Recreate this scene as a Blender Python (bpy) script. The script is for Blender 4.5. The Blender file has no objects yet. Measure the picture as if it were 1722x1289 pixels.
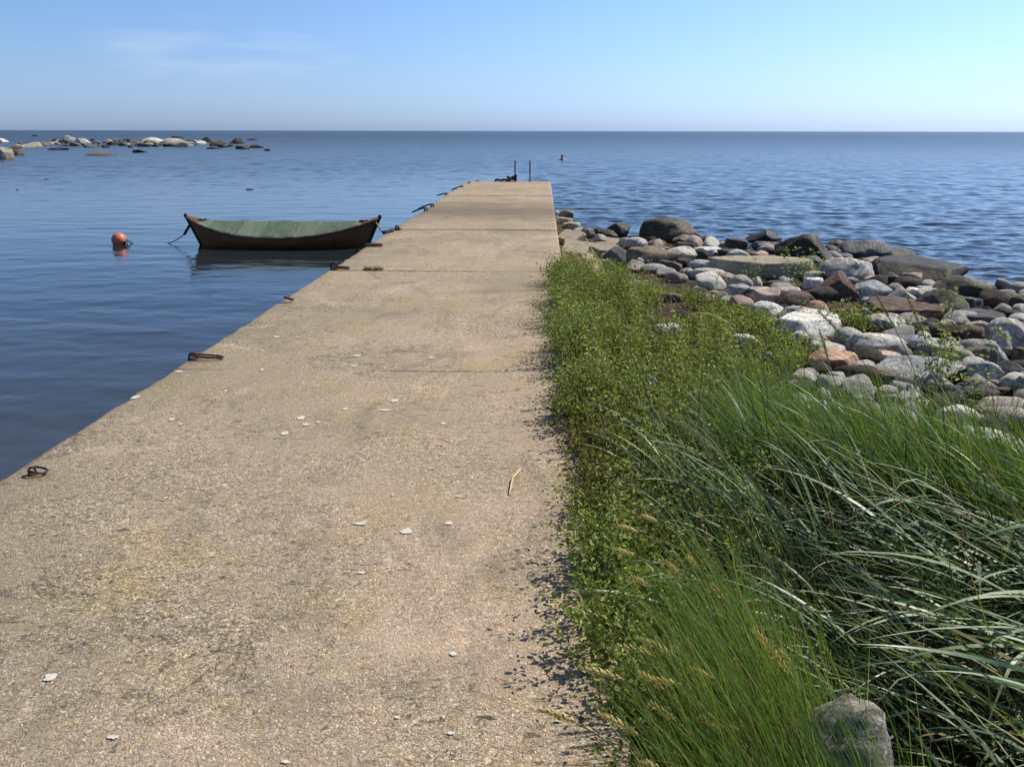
import bpy, bmesh, math, random
import numpy as np
from mathutils import Vector, Matrix, noise as mnoise
PI = math.pi
R = math.radians
rng = np.random.default_rng(7)
random.seed(7)
scn = bpy.context.scene
col = scn.collection

# ------------------------------------------------------------------ camera
F, W, H = 1491.0, 1722.0, 1289.0          # focal length and frame in photograph pixels
PITCH = math.atan(424.5 / F)
YAW = R(1.92)
ROLL = R(0.10)
CAM = Vector((0, 0, 1.65))                # deck of the pier is z = 0
ROT = Matrix.Rotation(YAW, 3, 'Z') @ Matrix.Rotation(PI / 2 - PITCH, 3, 'X') @ Matrix.Rotation(ROLL, 3, 'Z')
cd = bpy.data.cameras.new('camera')
cam = bpy.data.objects.new('camera', cd)
col.objects.link(cam)
cam.matrix_world = Matrix.Translation(CAM) @ ROT.to_4x4()
cd.sensor_width = 36
cd.lens = 36 * F / W
cd.clip_start = 0.05
cd.clip_end = 30000
scn.camera = cam
WATER = -0.70


def ray(px, py):
    return ROT @ Vector(((px - W / 2) / F, -(py - H / 2) / F, -1.0))


def at(px, py, z=0.0):
    d = ray(px, py)
    return CAM + d * ((z - CAM.z) / d.z)


def at_depth(px, py, t):
    return CAM + ray(px, py) * t


def depth_of(p):
    return -(ROT.transposed() @ (Vector(p) - CAM)).z


# ------------------------------------------------------------------ helpers
def tag(o, label=None, cat=None, group=None, kind=None):
    if label: o['label'] = label
    if cat: o['category'] = cat
    if group: o['group'] = group
    if kind: o['kind'] = kind
    return o


def np_mesh(name, v, faces, tint=None, smooth=True, matidx=None):
    """faces: list of (n,k) int arrays"""
    me = bpy.data.meshes.new(name)
    v = np.asarray(v, dtype=np.float32)
    me.vertices.add(len(v))
    me.vertices.foreach_set('co', v.ravel())
    if not isinstance(faces, list): faces = [faces]
    faces = [np.asarray(f, dtype=np.int32) for f in faces if len(f)]
    tot = sum(f.size for f in faces)
    npoly = sum(len(f) for f in faces)
    me.loops.add(tot)
    me.loops.foreach_set('vertex_index', np.concatenate([f.ravel() for f in faces]))
    me.polygons.add(npoly)
    sizes = np.concatenate([np.full(len(f), f.shape[1], dtype=np.int32) for f in faces])
    starts = np.concatenate([[0], np.cumsum(sizes)[:-1]]).astype(np.int32)
    me.polygons.foreach_set('loop_start', starts)
    me.polygons.foreach_set('loop_total', sizes)
    me.polygons.foreach_set('use_smooth', np.full(npoly, smooth, dtype=bool))
    if matidx is not None:
        me.polygons.foreach_set('material_index', np.asarray(matidx, dtype=np.int32))
    me.update(calc_edges=True)
    if tint is not None:
        a = me.attributes.new('tint', 'FLOAT', 'POINT')
        a.data.foreach_set('value', np.asarray(tint, dtype=np.float32))
    me.validate()
    return me


def obj(name, me, mats=None, parent=None):
    o = bpy.data.objects.new(name, me)
    col.objects.link(o)
    if mats:
        for m in (mats if isinstance(mats, (list, tuple)) else [mats]):
            me.materials.append(m)
    if parent: o.parent = parent
    return o


def empty(name, loc, rz=0.0):
    o = bpy.data.objects.new(name, None)
    o.empty_display_size = 0.1
    col.objects.link(o)
    o.location = loc
    o.rotation_euler = (0, 0, rz)
    return o


class MB:
    def __init__(s):
        s.v, s.f4, s.f3, s.n = [], [], [], 0

    def add(s, v, f4=None, f3=None):
        v = np.asarray(v, dtype=float)
        if f4 is not None and len(f4): s.f4.append(np.asarray(f4) + s.n)
        if f3 is not None and len(f3): s.f3.append(np.asarray(f3) + s.n)
        s.v.append(v); s.n += len(v)
        return s

    def tube(s, pts, r, seg=8, closed=False):
        pts = [Vector(p) for p in pts]
        n = len(pts)
        rr = r if isinstance(r, (list, tuple, np.ndarray)) else [r] * n
        out = []
        up = None
        for i in range(n):
            if closed:
                t = (pts[(i + 1) % n] - pts[i - 1])
            else:
                t = pts[min(i + 1, n - 1)] - pts[max(i - 1, 0)]
            t = t.normalized() if t.length > 1e-9 else Vector((0, 0, 1))
            if up is None:
                up = t.orthogonal().normalized()
            up = (up - t * up.dot(t))
            up = up.normalized() if up.length > 1e-6 else t.orthogonal().normalized()
            b = t.cross(up)
            for k in range(seg):
                a = 2 * PI * k / seg
                out.append(pts[i] + (up * math.cos(a) + b * math.sin(a)) * rr[i])
        f = []
        for i in range(n if closed else n - 1):
            j = (i + 1) % n
            for k in range(seg):
                k2 = (k + 1) % seg
                f.append((i * seg + k, i * seg + k2, j * seg + k2, j * seg + k))
        f3 = []
        if not closed:
            c0, c1 = len(out), len(out) + 1
            out.append(pts[0]); out.append(pts[-1])
            for k in range(seg):
                k2 = (k + 1) % seg
                f3.append((c0, k2, k)); f3.append((c1, (n - 1) * seg + k, (n - 1) * seg + k2))
        return s.add([tuple(p) for p in out], f, f3)

    def mesh(s, name, tint=None, smooth=True):
        fs = []
        if s.f4: fs.append(np.concatenate(s.f4))
        if s.f3: fs.append(np.concatenate(s.f3))
        return np_mesh(name, np.concatenate(s.v), fs, tint, smooth)


def bevel_box_mesh(name, lo, hi, bev=0.02, wob=0.0, cuts=0, seed=0):
    bm = bmesh.new()
    bmesh.ops.create_cube(bm, size=1)
    for v in bm.verts:
        v.co = Vector([lo[i] + (hi[i] - lo[i]) * (v.co[i] + .5) for i in range(3)])
    if bev: bmesh.ops.bevel(bm, geom=bm.edges[:], offset=bev, segments=2, profile=.6, affect='EDGES')
    if cuts: bmesh.ops.subdivide_edges(bm, edges=bm.edges[:], cuts=cuts, use_grid_fill=True)
    if wob:
        for v in bm.verts:
            q = v.co * 1.7 + Vector((seed * 3.1, seed, 0))
            v.co += mnoise.noise_vector(q) * wob
    me = bpy.data.meshes.new(name)
    bm.to_mesh(me); bm.free()
    return me


# ------------------------------------------------------------------ material helpers
class N:
    def __init__(s, name):
        s.m = bpy.data.materials.new(name)
        s.m.use_nodes = True
        s.t = s.m.node_tree
        s.t.nodes.clear()
        s.out = s.t.nodes.new('ShaderNodeOutputMaterial')

    def node(s, typ, **kw):
        n = s.t.nodes.new(typ)
        for k, v in kw.items():
            if k in n.inputs.keys() or isinstance(k, int):
                n.inputs[k].default_value = v
            else:
                setattr(n, k, v)
        return n

    def link(s, a, b): s.t.links.new(a, b); return s

    def noise(s, vec, scale, detail=4, rough=.55, dist=0.0):
        n = s.node('ShaderNodeTexNoise')
        n.inputs['Scale'].default_value = scale
        n.inputs['Detail'].default_value = detail
        n.inputs['Roughness'].default_value = rough
        n.inputs['Distortion'].default_value = dist
        if vec: s.link(vec, n.inputs['Vector'])
        return n

    def vor(s, vec, scale, feature='F1', rand=1.0):
        n = s.node('ShaderNodeTexVoronoi', feature=feature)
        n.inputs['Scale'].default_value = scale
        n.inputs['Randomness'].default_value = rand
        if vec: s.link(vec, n.inputs['Vector'])
        return n

    def ramp(s, fac, stops, interp='LINEAR'):
        n = s.node('ShaderNodeValToRGB')
        cr = n.color_ramp
        cr.interpolation = interp
        while len(cr.elements) < len(stops): cr.elements.new(0.5)
        for e, (p, c) in zip(cr.elements, stops):
            e.position = p
            e.color = (c, c, c, 1) if not isinstance(c, tuple) else (c[0], c[1], c[2], 1)
        s.link(fac, n.inputs['Fac'])
        return n.outputs['Color']

    def mix(s, fac, a, b, mode='MIX'):
        n = s.node('ShaderNodeMix', data_type='RGBA', blend_type=mode, clamp_factor=True)
        for sock, val in ((n.inputs['Factor'], fac), (n.inputs[6], a), (n.inputs[7], b)):
            if hasattr(val, 'is_output'): s.link(val, sock)
            elif isinstance(val, (int, float)): sock.default_value = val if sock.type == 'VALUE' else (val, val, val, 1)
            else: sock.default_value = (*val, 1)
        return n.outputs[2]

    def math(s, op, a, b=None, c=None, clamp=False):
        n = s.node('ShaderNodeMath', operation=op, use_clamp=clamp)
        for i, val in enumerate((a, b, c)):
            if val is None: continue
            if hasattr(val, 'is_output'): s.link(val, n.inputs[i])
            else: n.inputs[i].default_value = val
        return n.outputs[0]

    def mapping(s, vec, scale=(1, 1, 1), loc=(0, 0, 0), rot=(0, 0, 0)):
        n = s.node('ShaderNodeMapping')
        n.inputs['Scale'].default_value = scale
        n.inputs['Location'].default_value = loc
        n.inputs['Rotation'].default_value = rot
        s.link(vec, n.inputs['Vector'])
        return n.outputs[0]

    def objco(s): return s.node('ShaderNodeTexCoord').outputs['Object']

    def worldpos(s): return s.node('ShaderNodeNewGeometry').outputs['Position']

    def bump(s, h, strength=.5, dist=.01, normal=None):
        n = s.node('ShaderNodeBump')
        n.inputs['Strength'].default_value = strength
        n.inputs['Distance'].default_value = dist
        s.link(h, n.inputs['Height'])
        if normal: s.link(normal, n.inputs['Normal'])
        return n.outputs[0]

    def bsdf(s, color, rough=.8, spec=.3, normal=None, metal=0.0):
        n = s.node('ShaderNodeBsdfPrincipled')
        for sock, val in (('Base Color', color), ('Roughness', rough), ('Metallic', metal), ('Specular IOR Level', spec)):
            if hasattr(val, 'is_output'): s.link(val, n.inputs[sock])
            elif isinstance(val, (int, float)): n.inputs[sock].default_value = val
            else: n.inputs[sock].default_value = (*val, 1)
        if normal: s.link(normal, n.inputs['Normal'])
        s.link(n.outputs[0], s.out.inputs['Surface'])
        return n


def simple(name, c, rough=.8, spec=.3, var=.25, scale=30, metal=0.0, bump=.3):
    k = N(name)
    co = k.objco()
    n = k.noise(co, scale, 5)
    c2 = k.ramp(n.outputs[0], [(.3, tuple(x * (1 - var) for x in c)), (.7, tuple(min(1, x * (1 + var)) for x in c))])
    k.bsdf(c2, rough, spec, k.bump(n.outputs[0], bump, .004), metal)
    return k.m


# ------------------------------------------------------------------ materials
def mat_concrete():
    k = N('pier_concrete')
    p = k.worldpos()
    big = k.noise(p, .55, 4, .6, .3)
    med = k.noise(p, 2.3, 5, .6)
    base = k.ramp(big.outputs[0], [(.30, (.290, .240, .178)), (.50, (.395, .312, .232)), (.68, (.500, .378, .292))])
    base = k.mix(k.ramp(med.outputs[0], [(.35, .0), (.75, .7)]), base, (.385, .312, .205))
    xy0 = k.node('ShaderNodeSeparateXYZ'); k.link(p, xy0.inputs[0])
    gx = k.math('ADD', xy0.outputs[0], k.math('MULTIPLY_ADD', k.noise(p, .75, 5, .65, .4).outputs[0], 3.6, -1.8))
    greyw = k.ramp(k.math('MULTIPLY_ADD', gx, .25, .75), [(.10, .85), (.62, 0.)])       # weathered grey towards the sea side
    greyw = k.math('MULTIPLY', greyw, k.ramp(k.math('DIVIDE', xy0.outputs[1], 12.), [(.15, 1.), (.9, .25)]))
    base = k.mix(greyw, base, (.262, .226, .166))
    st = k.noise(k.mapping(p, (1., .55, 1), loc=(4, 7, 0)), 1.9, 6, .7, 1.0)
    base = k.mix(k.ramp(st.outputs[0], [(.51, 0.), (.64, .62)]), base, (.215, .178, .132))   # old stains
    st2 = k.noise(k.mapping(p, loc=(14, 3, 0)), 1.3, 5, .65, .8)
    base = k.mix(k.ramp(st2.outputs[0], [(.56, 0.), (.70, .6)]), base, (.56, .43, .325))     # scoured pale patches
    # ochre algae / lichen film in patches
    lich = k.noise(p, 1.1, 5, .65, .6)
    base = k.mix(k.ramp(lich.outputs[0], [(.52, 0.), (.70, .60)]), base, (.36, .285, .135))
    # aggregate
    w = k.noise(p, 40, 2)
    wv = k.mix(.035, p, w.outputs[1], 'ADD')
    v1 = k.vor(wv, 185)
    v2 = k.vor(wv, 95)
    v3 = k.vor(k.mix(.06, p, w.outputs[1], 'ADD'), 34)
    sep1 = k.node('ShaderNodeSeparateColor'); k.link(v1.outputs['Color'], sep1.inputs[0])
    sep2 = k.node('ShaderNodeSeparateColor'); k.link(v2.outputs['Color'], sep2.inputs[0])
    sep3 = k.node('ShaderNodeSeparateColor'); k.link(v3.outputs['Color'], sep3.inputs[0])
    exposed = k.ramp(k.noise(p, .9, 4, .6, .2).outputs[0], [(.38, .12), (.62, .9)])
    g1 = k.ramp(sep1.outputs[0], [(0, .22), (.2, .70), (.6, 1.02), (.85, 1.4), (1, 2.1)])
    base2 = k.mix(exposed, base, k.mix(1.0, base, g1, 'MULTIPLY'))
    g2 = k.ramp(sep2.outputs[0], [(0, .22), (.10, .82), (.5, 1.), (.82, 1.15), (1, 1.8)])
    base2 = k.mix(exposed, base2, k.mix(1.0, base2, g2, 'MULTIPLY'))
    # tinted pebbles
    tint = k.ramp(sep2.outputs[1], [(0, (1.06, .98, .88)), (.3, (1., 1., 1.)), (.6, (.93, 1., 1.10)), (.8, (1.05, 1., .95)), (1, (1.16, 1.04, .75))])
    base2 = k.mix(.7, base2, k.mix(1.0, base2, tint, 'MULTIPLY'))
    # pale shell / pebble chips, few
    chip = k.math('MULTIPLY', k.math('GREATER_THAN', sep3.outputs[0], .90), k.math('LESS_THAN', v3.outputs['Distance'], .27))
    base2 = k.mix(k.math('MULTIPLY', chip, exposed), base2, (.58, .53, .43))
    chip2 = k.math('MULTIPLY', k.math('GREATER_THAN', sep2.outputs[2], .90), k.math('LESS_THAN', v2.outputs['Distance'], .42))
    base2 = k.mix(k.math('MULTIPLY', chip2, .85), base2, (.62, .57, .47))
    # dark pits in chains
    pit = k.noise(k.mapping(p, (1, 2.2, 1)), 16, 7, .75, .8)
    pmask = k.ramp(k.noise(p, .8, 3).outputs[0], [(.42, .2), (.6, 1.)])
    pitm = k.math('MULTIPLY', k.ramp(pit.outputs[0], [(.585, 0.), (.65, .95)]), pmask)
    base2 = k.mix(pitm, base2, (.07, .058, .042))
    # damp band across the sagging slab, and worn grey strip along the water edge
    xyz = k.node('ShaderNodeSeparateXYZ'); k.link(p, xyz.inputs[0])
    jig = k.math('MULTIPLY_ADD', k.noise(p, 1.2, 4).outputs[0], 1.6, -.8)
    yy = k.math('ADD', xyz.outputs[1], jig)
    d = k.math('ABSOLUTE', k.math('SUBTRACT', yy, 19.4))
    damp = k.ramp(k.math('DIVIDE', d, 4.0), [(.10, .62), (.30, .42), (.8, 0.)])
    base2 = k.mix(damp, base2, (.105, .085, .065))
    ex = k.math('ADD', xyz.outputs[0], k.math('MULTIPLY_ADD', k.noise(p, 3, 4).outputs[0], .5, -.25))
    edge = k.ramp(k.math('ADD', ex, 3.2), [(.50, .45), (.85, 0.)])
    base2 = k.mix(edge, base2, k.mix(1., base2, (.80, .82, .78), 'MULTIPLY'))
    # hairline cracks and rust bled out of the mooring irons
    cn = k.noise(p, .8, 8, .62, .3)
    ck = k.ramp(k.math('ABSOLUTE', k.math('SUBTRACT', cn.outputs[0], .5)), [(0., .85), (.0022, .5), (.0045, 0.)])
    ckm = k.math('MULTIPLY', ck, k.ramp(k.noise(k.mapping(p, loc=(3, 8, 1)), .5, 2).outputs[0], [(.46, 0.), (.56, 1.)]))
    base2 = k.mix(ckm, base2, (.075, .06, .045))
    rn = k.noise(p, 9, 5, .65)
    for (px_, py_, r_) in ((340, 606, .17), (572, 454, .22), (622, 415, .22), (66, 800, .10), (486, 510, .09), (670, 388, .16)):
        q_ = at(px_, py_, 0)
        dn = k.node('ShaderNodeVectorMath', operation='DISTANCE')
        k.link(k.mapping(p, (1, 1.4, 0), (0, 0, 0)), dn.inputs[0]); dn.inputs[1].default_value = (q_.x, q_.y * 1.4, 0)
        fr_ = k.math('ADD', k.math('DIVIDE', dn.outputs['Value'], r_), k.math('MULTIPLY_ADD', rn.outputs[0], 1.3, -.65))
        base2 = k.mix(k.ramp(fr_, [(.2, .55), (1., 0.)]), base2, (.20, .115, .062))
    h = k.math('ADD', k.math('MULTIPLY', v1.outputs['Distance'], -.5), k.math('MULTIPLY', v2.outputs['Distance'], -.9))
    h = k.math('ADD', h, k.math('MULTIPLY', pitm, -1.5))
    h = k.math('ADD', h, k.math('MULTIPLY', med.outputs[0], 1.2))
    k.bsdf(base2, .9, .2, k.bump(h, .75, .007))
    return k.m


def mat_rock(name, mottled=True):
    k = N(name)
    oi = k.node('ShaderNodeObjectInfo')
    tc = k.objco()
    off = k.node('ShaderNodeVectorMath', operation='ADD')
    comb = k.node('ShaderNodeCombineXYZ')
    r100 = k.math('MULTIPLY', oi.outputs['Random'], 57.)
    for i in range(3): k.link(r100, comb.inputs[i])
    k.link(tc, off.inputs[0]); k.link(comb.outputs[0], off.inputs[1])
    p = off.outputs[0]
    big = k.noise(p, 3.2, 6, .65, .4)
    fine = k.noise(p, 26, 6, .7)
    grain = k.vor(p, 120)
    sg = k.node('ShaderNodeSeparateColor'); k.link(grain.outputs['Color'], sg.inputs[0])
    c = k.mix(1., oi.outputs['Color'], k.ramp(big.outputs[0], [(.25, .55), (.5, .98), (.75, 1.35)]), 'MULTIPLY')
    c = k.mix(1., c, k.ramp(fine.outputs[0], [(.3, .62), (.55, 1.05), (.75, 1.4)]), 'MULTIPLY')
    c = k.mix(.6, c, k.mix(1., c, k.ramp(sg.outputs[0], [(0, .6), (.5, 1.), (1, 1.5)]), 'MULTIPLY'))
    # layered banding, only on some stones
    wv = k.node('ShaderNodeTexWave', wave_type='BANDS', bands_direction='Z')
    wv.inputs['Scale'].default_value = 4.5; wv.inputs['Distortion'].default_value = 5.0; wv.inputs['Detail'].default_value = 4
    rot = k.node('ShaderNodeVectorRotate', rotation_type='EULER_XYZ')
    k.link(p, rot.inputs[0]); k.link(comb.outputs[0], rot.inputs['Rotation'])
    k.link(rot.outputs[0], wv.inputs['Vector'])
    has = k.math('GREATER_THAN', k.math('FRACT', k.math('MULTIPLY', oi.outputs['Random'], 13.7)), .62)
    c = k.mix(k.math('MULTIPLY', has, .55), c, k.mix(1., c, k.ramp(wv.outputs[0], [(.2, .62), (.6, 1.05), (.9, 1.3)]), 'MULTIPLY'))
    # lichen blotches: pale and dark
    l1 = k.noise(p, 7, 5, .7, .2)
    c = k.mix(k.ramp(l1.outputs[0], [(.60, 0.), (.68, .45)]), c, (.42, .40, .34) if mottled else (.16, .14, .09))
    l2 = k.noise(k.mapping(p, loc=(9, 4, 2)), 9, 5, .7, .2)
    c = k.mix(k.ramp(l2.outputs[0], [(.60, 0.), (.68, .6)]), c, (.045, .040, .032))
    # cracks
    cr = k.noise(p, 2.4, 8, .7, 1.1)
    crm = k.ramp(k.math('ABSOLUTE', k.math('SUBTRACT', cr.outputs[0], .5)), [(0., 1.), (.012, 0.)])
    c = k.mix(k.math('MULTIPLY', crm, .6), c, k.mix(1., c, (.4, .38, .36), 'MULTIPLY'))
    mic = k.noise(p, 115, 5, .75)
    c = k.mix(1., c, k.ramp(mic.outputs[0], [(.32, .60), (.5, 1.), (.68, 1.45)]), 'MULTIPLY')
    wz = k.node('ShaderNodeSeparateXYZ'); k.link(k.worldpos(), wz.inputs[0])
    wf = k.math('ADD', wz.outputs[2], k.math('MULTIPLY', big.outputs[0], .22))
    c = k.mix(k.ramp(k.math('ADD', wf, 1.0), [(.40, .72), (.56, 0.)]), c, k.mix(1., c, (.32, .30, .25), 'MULTIPLY'))
    h = k.math('ADD', big.outputs[0], k.math('MULTIPLY', fine.outputs[0], .45))
    h = k.math('ADD', h, k.math('MULTIPLY', mic.outputs[0], .12))
    h = k.math('ADD', h, k.math('MULTIPLY', crm, -.25))
    k.bsdf(c, .85 if mottled else .6, .25 if mottled else .4, k.bump(h, .8, .035))
    return k.m


def mat_leaf(name, stops, trans=.45, rough=.5, spec=.35):
    k = N(name)
    a = k.node('ShaderNodeAttribute', attribute_name='tint')
    c = k.ramp(a.outputs['Fac'], stops)
    n = k.noise(k.objco(), 60, 3)
    c = k.mix(1., c, k.ramp(n.outputs[0], [(.3, .82), (.7, 1.18)]), 'MULTIPLY')
    b = k.bsdf(c, rough, spec)
    tr = k.node('ShaderNodeBsdfTranslucent')
    tcol = k.mix(1., c, (1.15, 1.25, .55), 'MULTIPLY')
    k.link(tcol, tr.inputs['Color'])
    ms = k.node('ShaderNodeMixShader')
    ms.inputs[0].default_value = trans
    k.link(b.outputs[0], ms.inputs[1]); k.link(tr.outputs[0], ms.inputs[2])
    k.link(ms.outputs[0], k.out.inputs['Surface'])
    return k.m


def mat_soil():
    k = N('shore_soil')
    p = k.worldpos()
    n1 = k.noise(p, 1.6, 5, .6); n2 = k.noise(p, 22, 6, .7)
    v = k.vor(p, 38); sv = k.node('ShaderNodeSeparateColor'); k.link(v.outputs['Color'], sv.inputs[0])
    c = k.ramp(n1.outputs[0], [(.35, (.055, .040, .028)), (.65, (.120, .088, .060))])
    c = k.mix(1., c, k.ramp(n2.outputs[0], [(.3, .45), (.55, 1.), (.75, 1.7)]), 'MULTIPLY')
    c = k.mix(k.math('MULTIPLY', k.math('GREATER_THAN', sv.outputs[0], .8), k.math('LESS_THAN', v.outputs['Distance'], .4)), c, (.26, .23, .19))
    h = k.math('ADD', n2.outputs[0], k.math('MULTIPLY', v.outputs['Distance'], -.6))
    k.bsdf(c, .95, .15, k.bump(h, 1., .04))
    return k.m


def mat_water():
    k = N('sea_water')
    p = k.worldpos()
    a = k.node('ShaderNodeAttribute', attribute_name='chop')
    f1 = k.noise(k.mapping(p, (1.0, 1.7, 1), rot=(0, 0, R(8))), 1.5, 4, .6, .4)
    f2 = k.noise(k.mapping(p, (1.0, 2.0, 1), rot=(0, 0, R(-14))), 6.0, 4, .6, .3)
    h = k.math('ADD', k.math('MULTIPLY', f1.outputs[0], .16), k.math('MULTIPLY', f2.outputs[0], .05))
    h = k.math('MULTIPLY', h, a.outputs['Fac'])
    nrm = k.bump(h, 1., 1.0)
    patch = k.noise(k.mapping(p, (.02, .05, 1)), 1., 3)
    body = k.ramp(patch.outputs[0], [(.3, (.016, .022, .027)), (.7, (.021, .029, .035))])
    sxyz = k.node('ShaderNodeSeparateXYZ'); k.link(p, sxyz.inputs[0])
    shal = k.ramp(k.math('DIVIDE', sxyz.outputs[1], 30.), [(.14, .9), (.42, 0.)])     # pale bed seen through the shallows near the shore
    body = k.mix(shal, body, (.054, .060, .074))
    dist = k.node('ShaderNodeVectorMath', operation='LENGTH'); k.link(p, dist.inputs[0])
    rg = k.ramp(k.math('DIVIDE', dist.outputs['Value'], 400.), [(.03, .05), (.15, .16), (.5, .26), (1., .30)])
    b = k.bsdf(body, rg, .5, nrm)
    b.inputs['IOR'].default_value = 1.333
    return k.m


def mat_hull():
    k = N('tarred_hull')
    p = k.objco()
    n = k.noise(k.mapping(p, (1, 6, 6)), 6, 6, .65)
    c = k.ramp(n.outputs[0], [(.3, (.15, .068, .030)), (.6, (.30, .140, .064)), (.8, (.42, .22, .11))])
    k.bsdf(c, .55, .35, k.bump(n.outputs[0], .4, .01))
    return k.m


def mat_tarp():
    k = N('faded_tarp')
    p = k.objco()
    xyz = k.node('ShaderNodeSeparateXYZ'); k.link(p, xyz.inputs[0])
    pan = k.math('FRACT', k.math('MULTIPLY', k.math('ADD', xyz.outputs[0], 3.07), .86))
    n = k.noise(k.mapping(p, (1.2, 3, 3)), 5, 5, .6)
    c = k.ramp(n.outputs[0], [(.3, (.080, .118, .076)), (.7, (.130, .168, .112))])
    c = k.mix(k.ramp(pan, [(0, .55), (.38, .55), (.40, 0.), (.96, 0.), (1., .55)]), c, (.175, .222, .148))
    wr = k.noise(k.mapping(p, (5, 1.2, 1)), 3, 4)
    k.bsdf(c, .55, .35, k.bump(wr.outputs[0], .5, .04))
    return k.m


M = dict(
    concrete=mat_concrete(),
    rock=mat_rock('shore_stone'),
    wet=mat_rock('wet_stone', False),
    soil=mat_soil(),
    water=mat_water(),
    hull=mat_hull(),
    tarp=mat_tarp(),
    rust=simple('rusted_iron', (.075, .036, .022), .85, .3, .45, 60),
    darkiron=simple('dark_iron', (.030, .026, .024), .6, .4, .3, 60),
    rail=simple('weathered_wood_trim', (.13, .062, .038), .75, .25, .4, 25),
    stem=simple('dark_wood', (.035, .022, .016), .7, .3, .4, 25),
    rope=simple('old_rope', (.23, .20, .15), .95, .1, .3, 80),
    darkrope=simple('dark_rope', (.035, .035, .036), .9, .2, .3, 80),
    buoy=simple('orange_buoy_plastic', (.62, .175, .085), .45, .4, .15, 8),
    white=simple('bird_dropping', (.60, .57, .50), .9, .2, .12, 90),
    slab=simple('broken_concrete', (.27, .235, .18), .92, .2, .3, 14, bump=.6),
    skin=simple('skin', (.74, .36, .21), .5, .4, .06, 10),
    hair=simple('dark_hair', (.02, .014, .01), .7, .3, .3, 60),
    yellow=simple('yellow_plastic', (.72, .46, .03), .4, .4, .2, 30),
    blue=simple('blue_plastic', (.04, .22, .50), .4, .4, .2, 30),
    straw=simple('dry_straw', (.72, .58, .27), .8, .2, .2, 60),
    moss=simple('dry_moss', (.17, .125, .045), .95, .1, .4, 60),
    purple=simple('purple_petal', (.42, .18, .45), .7, .2, .2, 60),
    weed=mat_leaf('weed_leaf', [(0, (.19, .125, .050)), (.16, (.175, .160, .058)), (.5, (.160, .200, .052)), (.85, (.245, .300, .080)), (1, (.42, .46, .17))], .40),
    lyme=mat_leaf('lyme_grass_blade', [(0, (.38, .29, .13)), (.08, (.03, .045, .016)), (.3, (.020, .038, .014)), (.5, (.050, .088, .035)), (.75, (.135, .195, .095)), (.9, (.235, .315, .175)), (1, (.38, .45, .30))], .2, .42, .35),  # dark stops put the shade of the hollows into the blades, pale stops the sunlight
    fine=mat_leaf('fine_grass_blade', [(0, (.30, .23, .09)), (.12, (.120, .170, .034)), (.5, (.095, .175, .034)), (.85, (.17, .265, .048)), (1, (.30, .32, .11))], .42, .45, .4),
    ear=mat_leaf('seed_head', [(0, (.42, .33, .13)), (.5, (.56, .46, .20)), (1, (.70, .60, .30))], .25),
    greenear=mat_leaf('green_seed_head', [(0, (.16, .17, .06)), (.5, (.22, .23, .085)), (1, (.32, .30, .12))], .25),
    dry=mat_leaf('dry_grass', [(0, (.38, .30, .11)), (.5, (.50, .40, .16)), (1, (.60, .48, .20))], .3),
)

# ------------------------------------------------------------------ sky and sun
SUN_EL, SUN_AZ = R(49), R(58)                      # azimuth to the right of straight out along the pier
wd = bpy.data.worlds.new('World')
scn.world = wd
wd.use_nodes = True
wt = wd.node_tree
wt.nodes.clear()


def wn(t, **kw):
    n = wt.nodes.new(t)
    for k, v in kw.items(): setattr(n, k, v)
    return n


sky = wn('ShaderNodeTexSky', sky_type='NISHITA', sun_disc=False, sun_elevation=SUN_EL, sun_rotation=SUN_AZ,
         altitude=0, air_density=1.0, dust_density=.6, ozone_density=2.0)
bgn = wn('ShaderNodeBackground')
wo = wn('ShaderNodeOutputWorld')
tc = wn('ShaderNodeTexCoord')
mp = wn('ShaderNodeMapping'); mp.inputs['Scale'].default_value = (5, 5, 42)
nz = wn('ShaderNodeTexNoise'); nz.inputs['Scale'].default_value = 1.3; nz.inputs['Detail'].default_value = 6; nz.inputs['Distortion'].default_value = .4
rp = wn('ShaderNodeValToRGB')
rp.color_ramp.elements[0].position = .46; rp.color_ramp.elements[0].color = (0, 0, 0, 1)
rp.color_ramp.elements[1].position = .74; rp.color_ramp.elements[1].color = (.17, .17, .17, 1)
sx = wn('ShaderNodeSeparateXYZ')
mr = wn('ShaderNodeMapRange', interpolation_type='SMOOTHSTEP'); mr.inputs[1].default_value = .115; mr.inputs[2].default_value = .09
mr2 = wn('ShaderNodeMapRange', interpolation_type='SMOOTHSTEP'); mr2.inputs[1].default_value = .03; mr2.inputs[2].default_value = .07
mr3 = wn('ShaderNodeMapRange', interpolation_type='SMOOTHSTEP'); mr3.inputs[1].default_value = -.17; mr3.inputs[2].default_value = -.26
mr4 = wn('ShaderNodeMapRange', interpolation_type='SMOOTHSTEP'); mr4.inputs[1].default_value = -.46; mr4.inputs[2].default_value = -.38
mm4 = wn('ShaderNodeMath', operation='MULTIPLY')
mm = wn('ShaderNodeMath', operation='MULTIPLY'); mm2 = wn('ShaderNodeMath', operation='MULTIPLY'); mm3 = wn('ShaderNodeMath', operation='MULTIPLY')
mixc = wn('ShaderNodeMix', data_type='RGBA')
L = wt.links.new
L(tc.outputs['Generated'], mp.inputs['Vector']); L(mp.outputs[0], nz.inputs['Vector']); L(nz.outputs[0], rp.inputs[0])
L(tc.outputs['Generated'], sx.inputs[0])
L(sx.outputs[2], mr.inputs[0]); L(sx.outputs[2], mr2.inputs[0]); L(sx.outputs[0], mr3.inputs[0])
L(mr.outputs[0], mm.inputs[0]); L(mr2.outputs[0], mm.inputs[1]); L(mm.outputs[0], mm2.inputs[0]); L(mr3.outputs[0], mm2.inputs[1])
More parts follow.
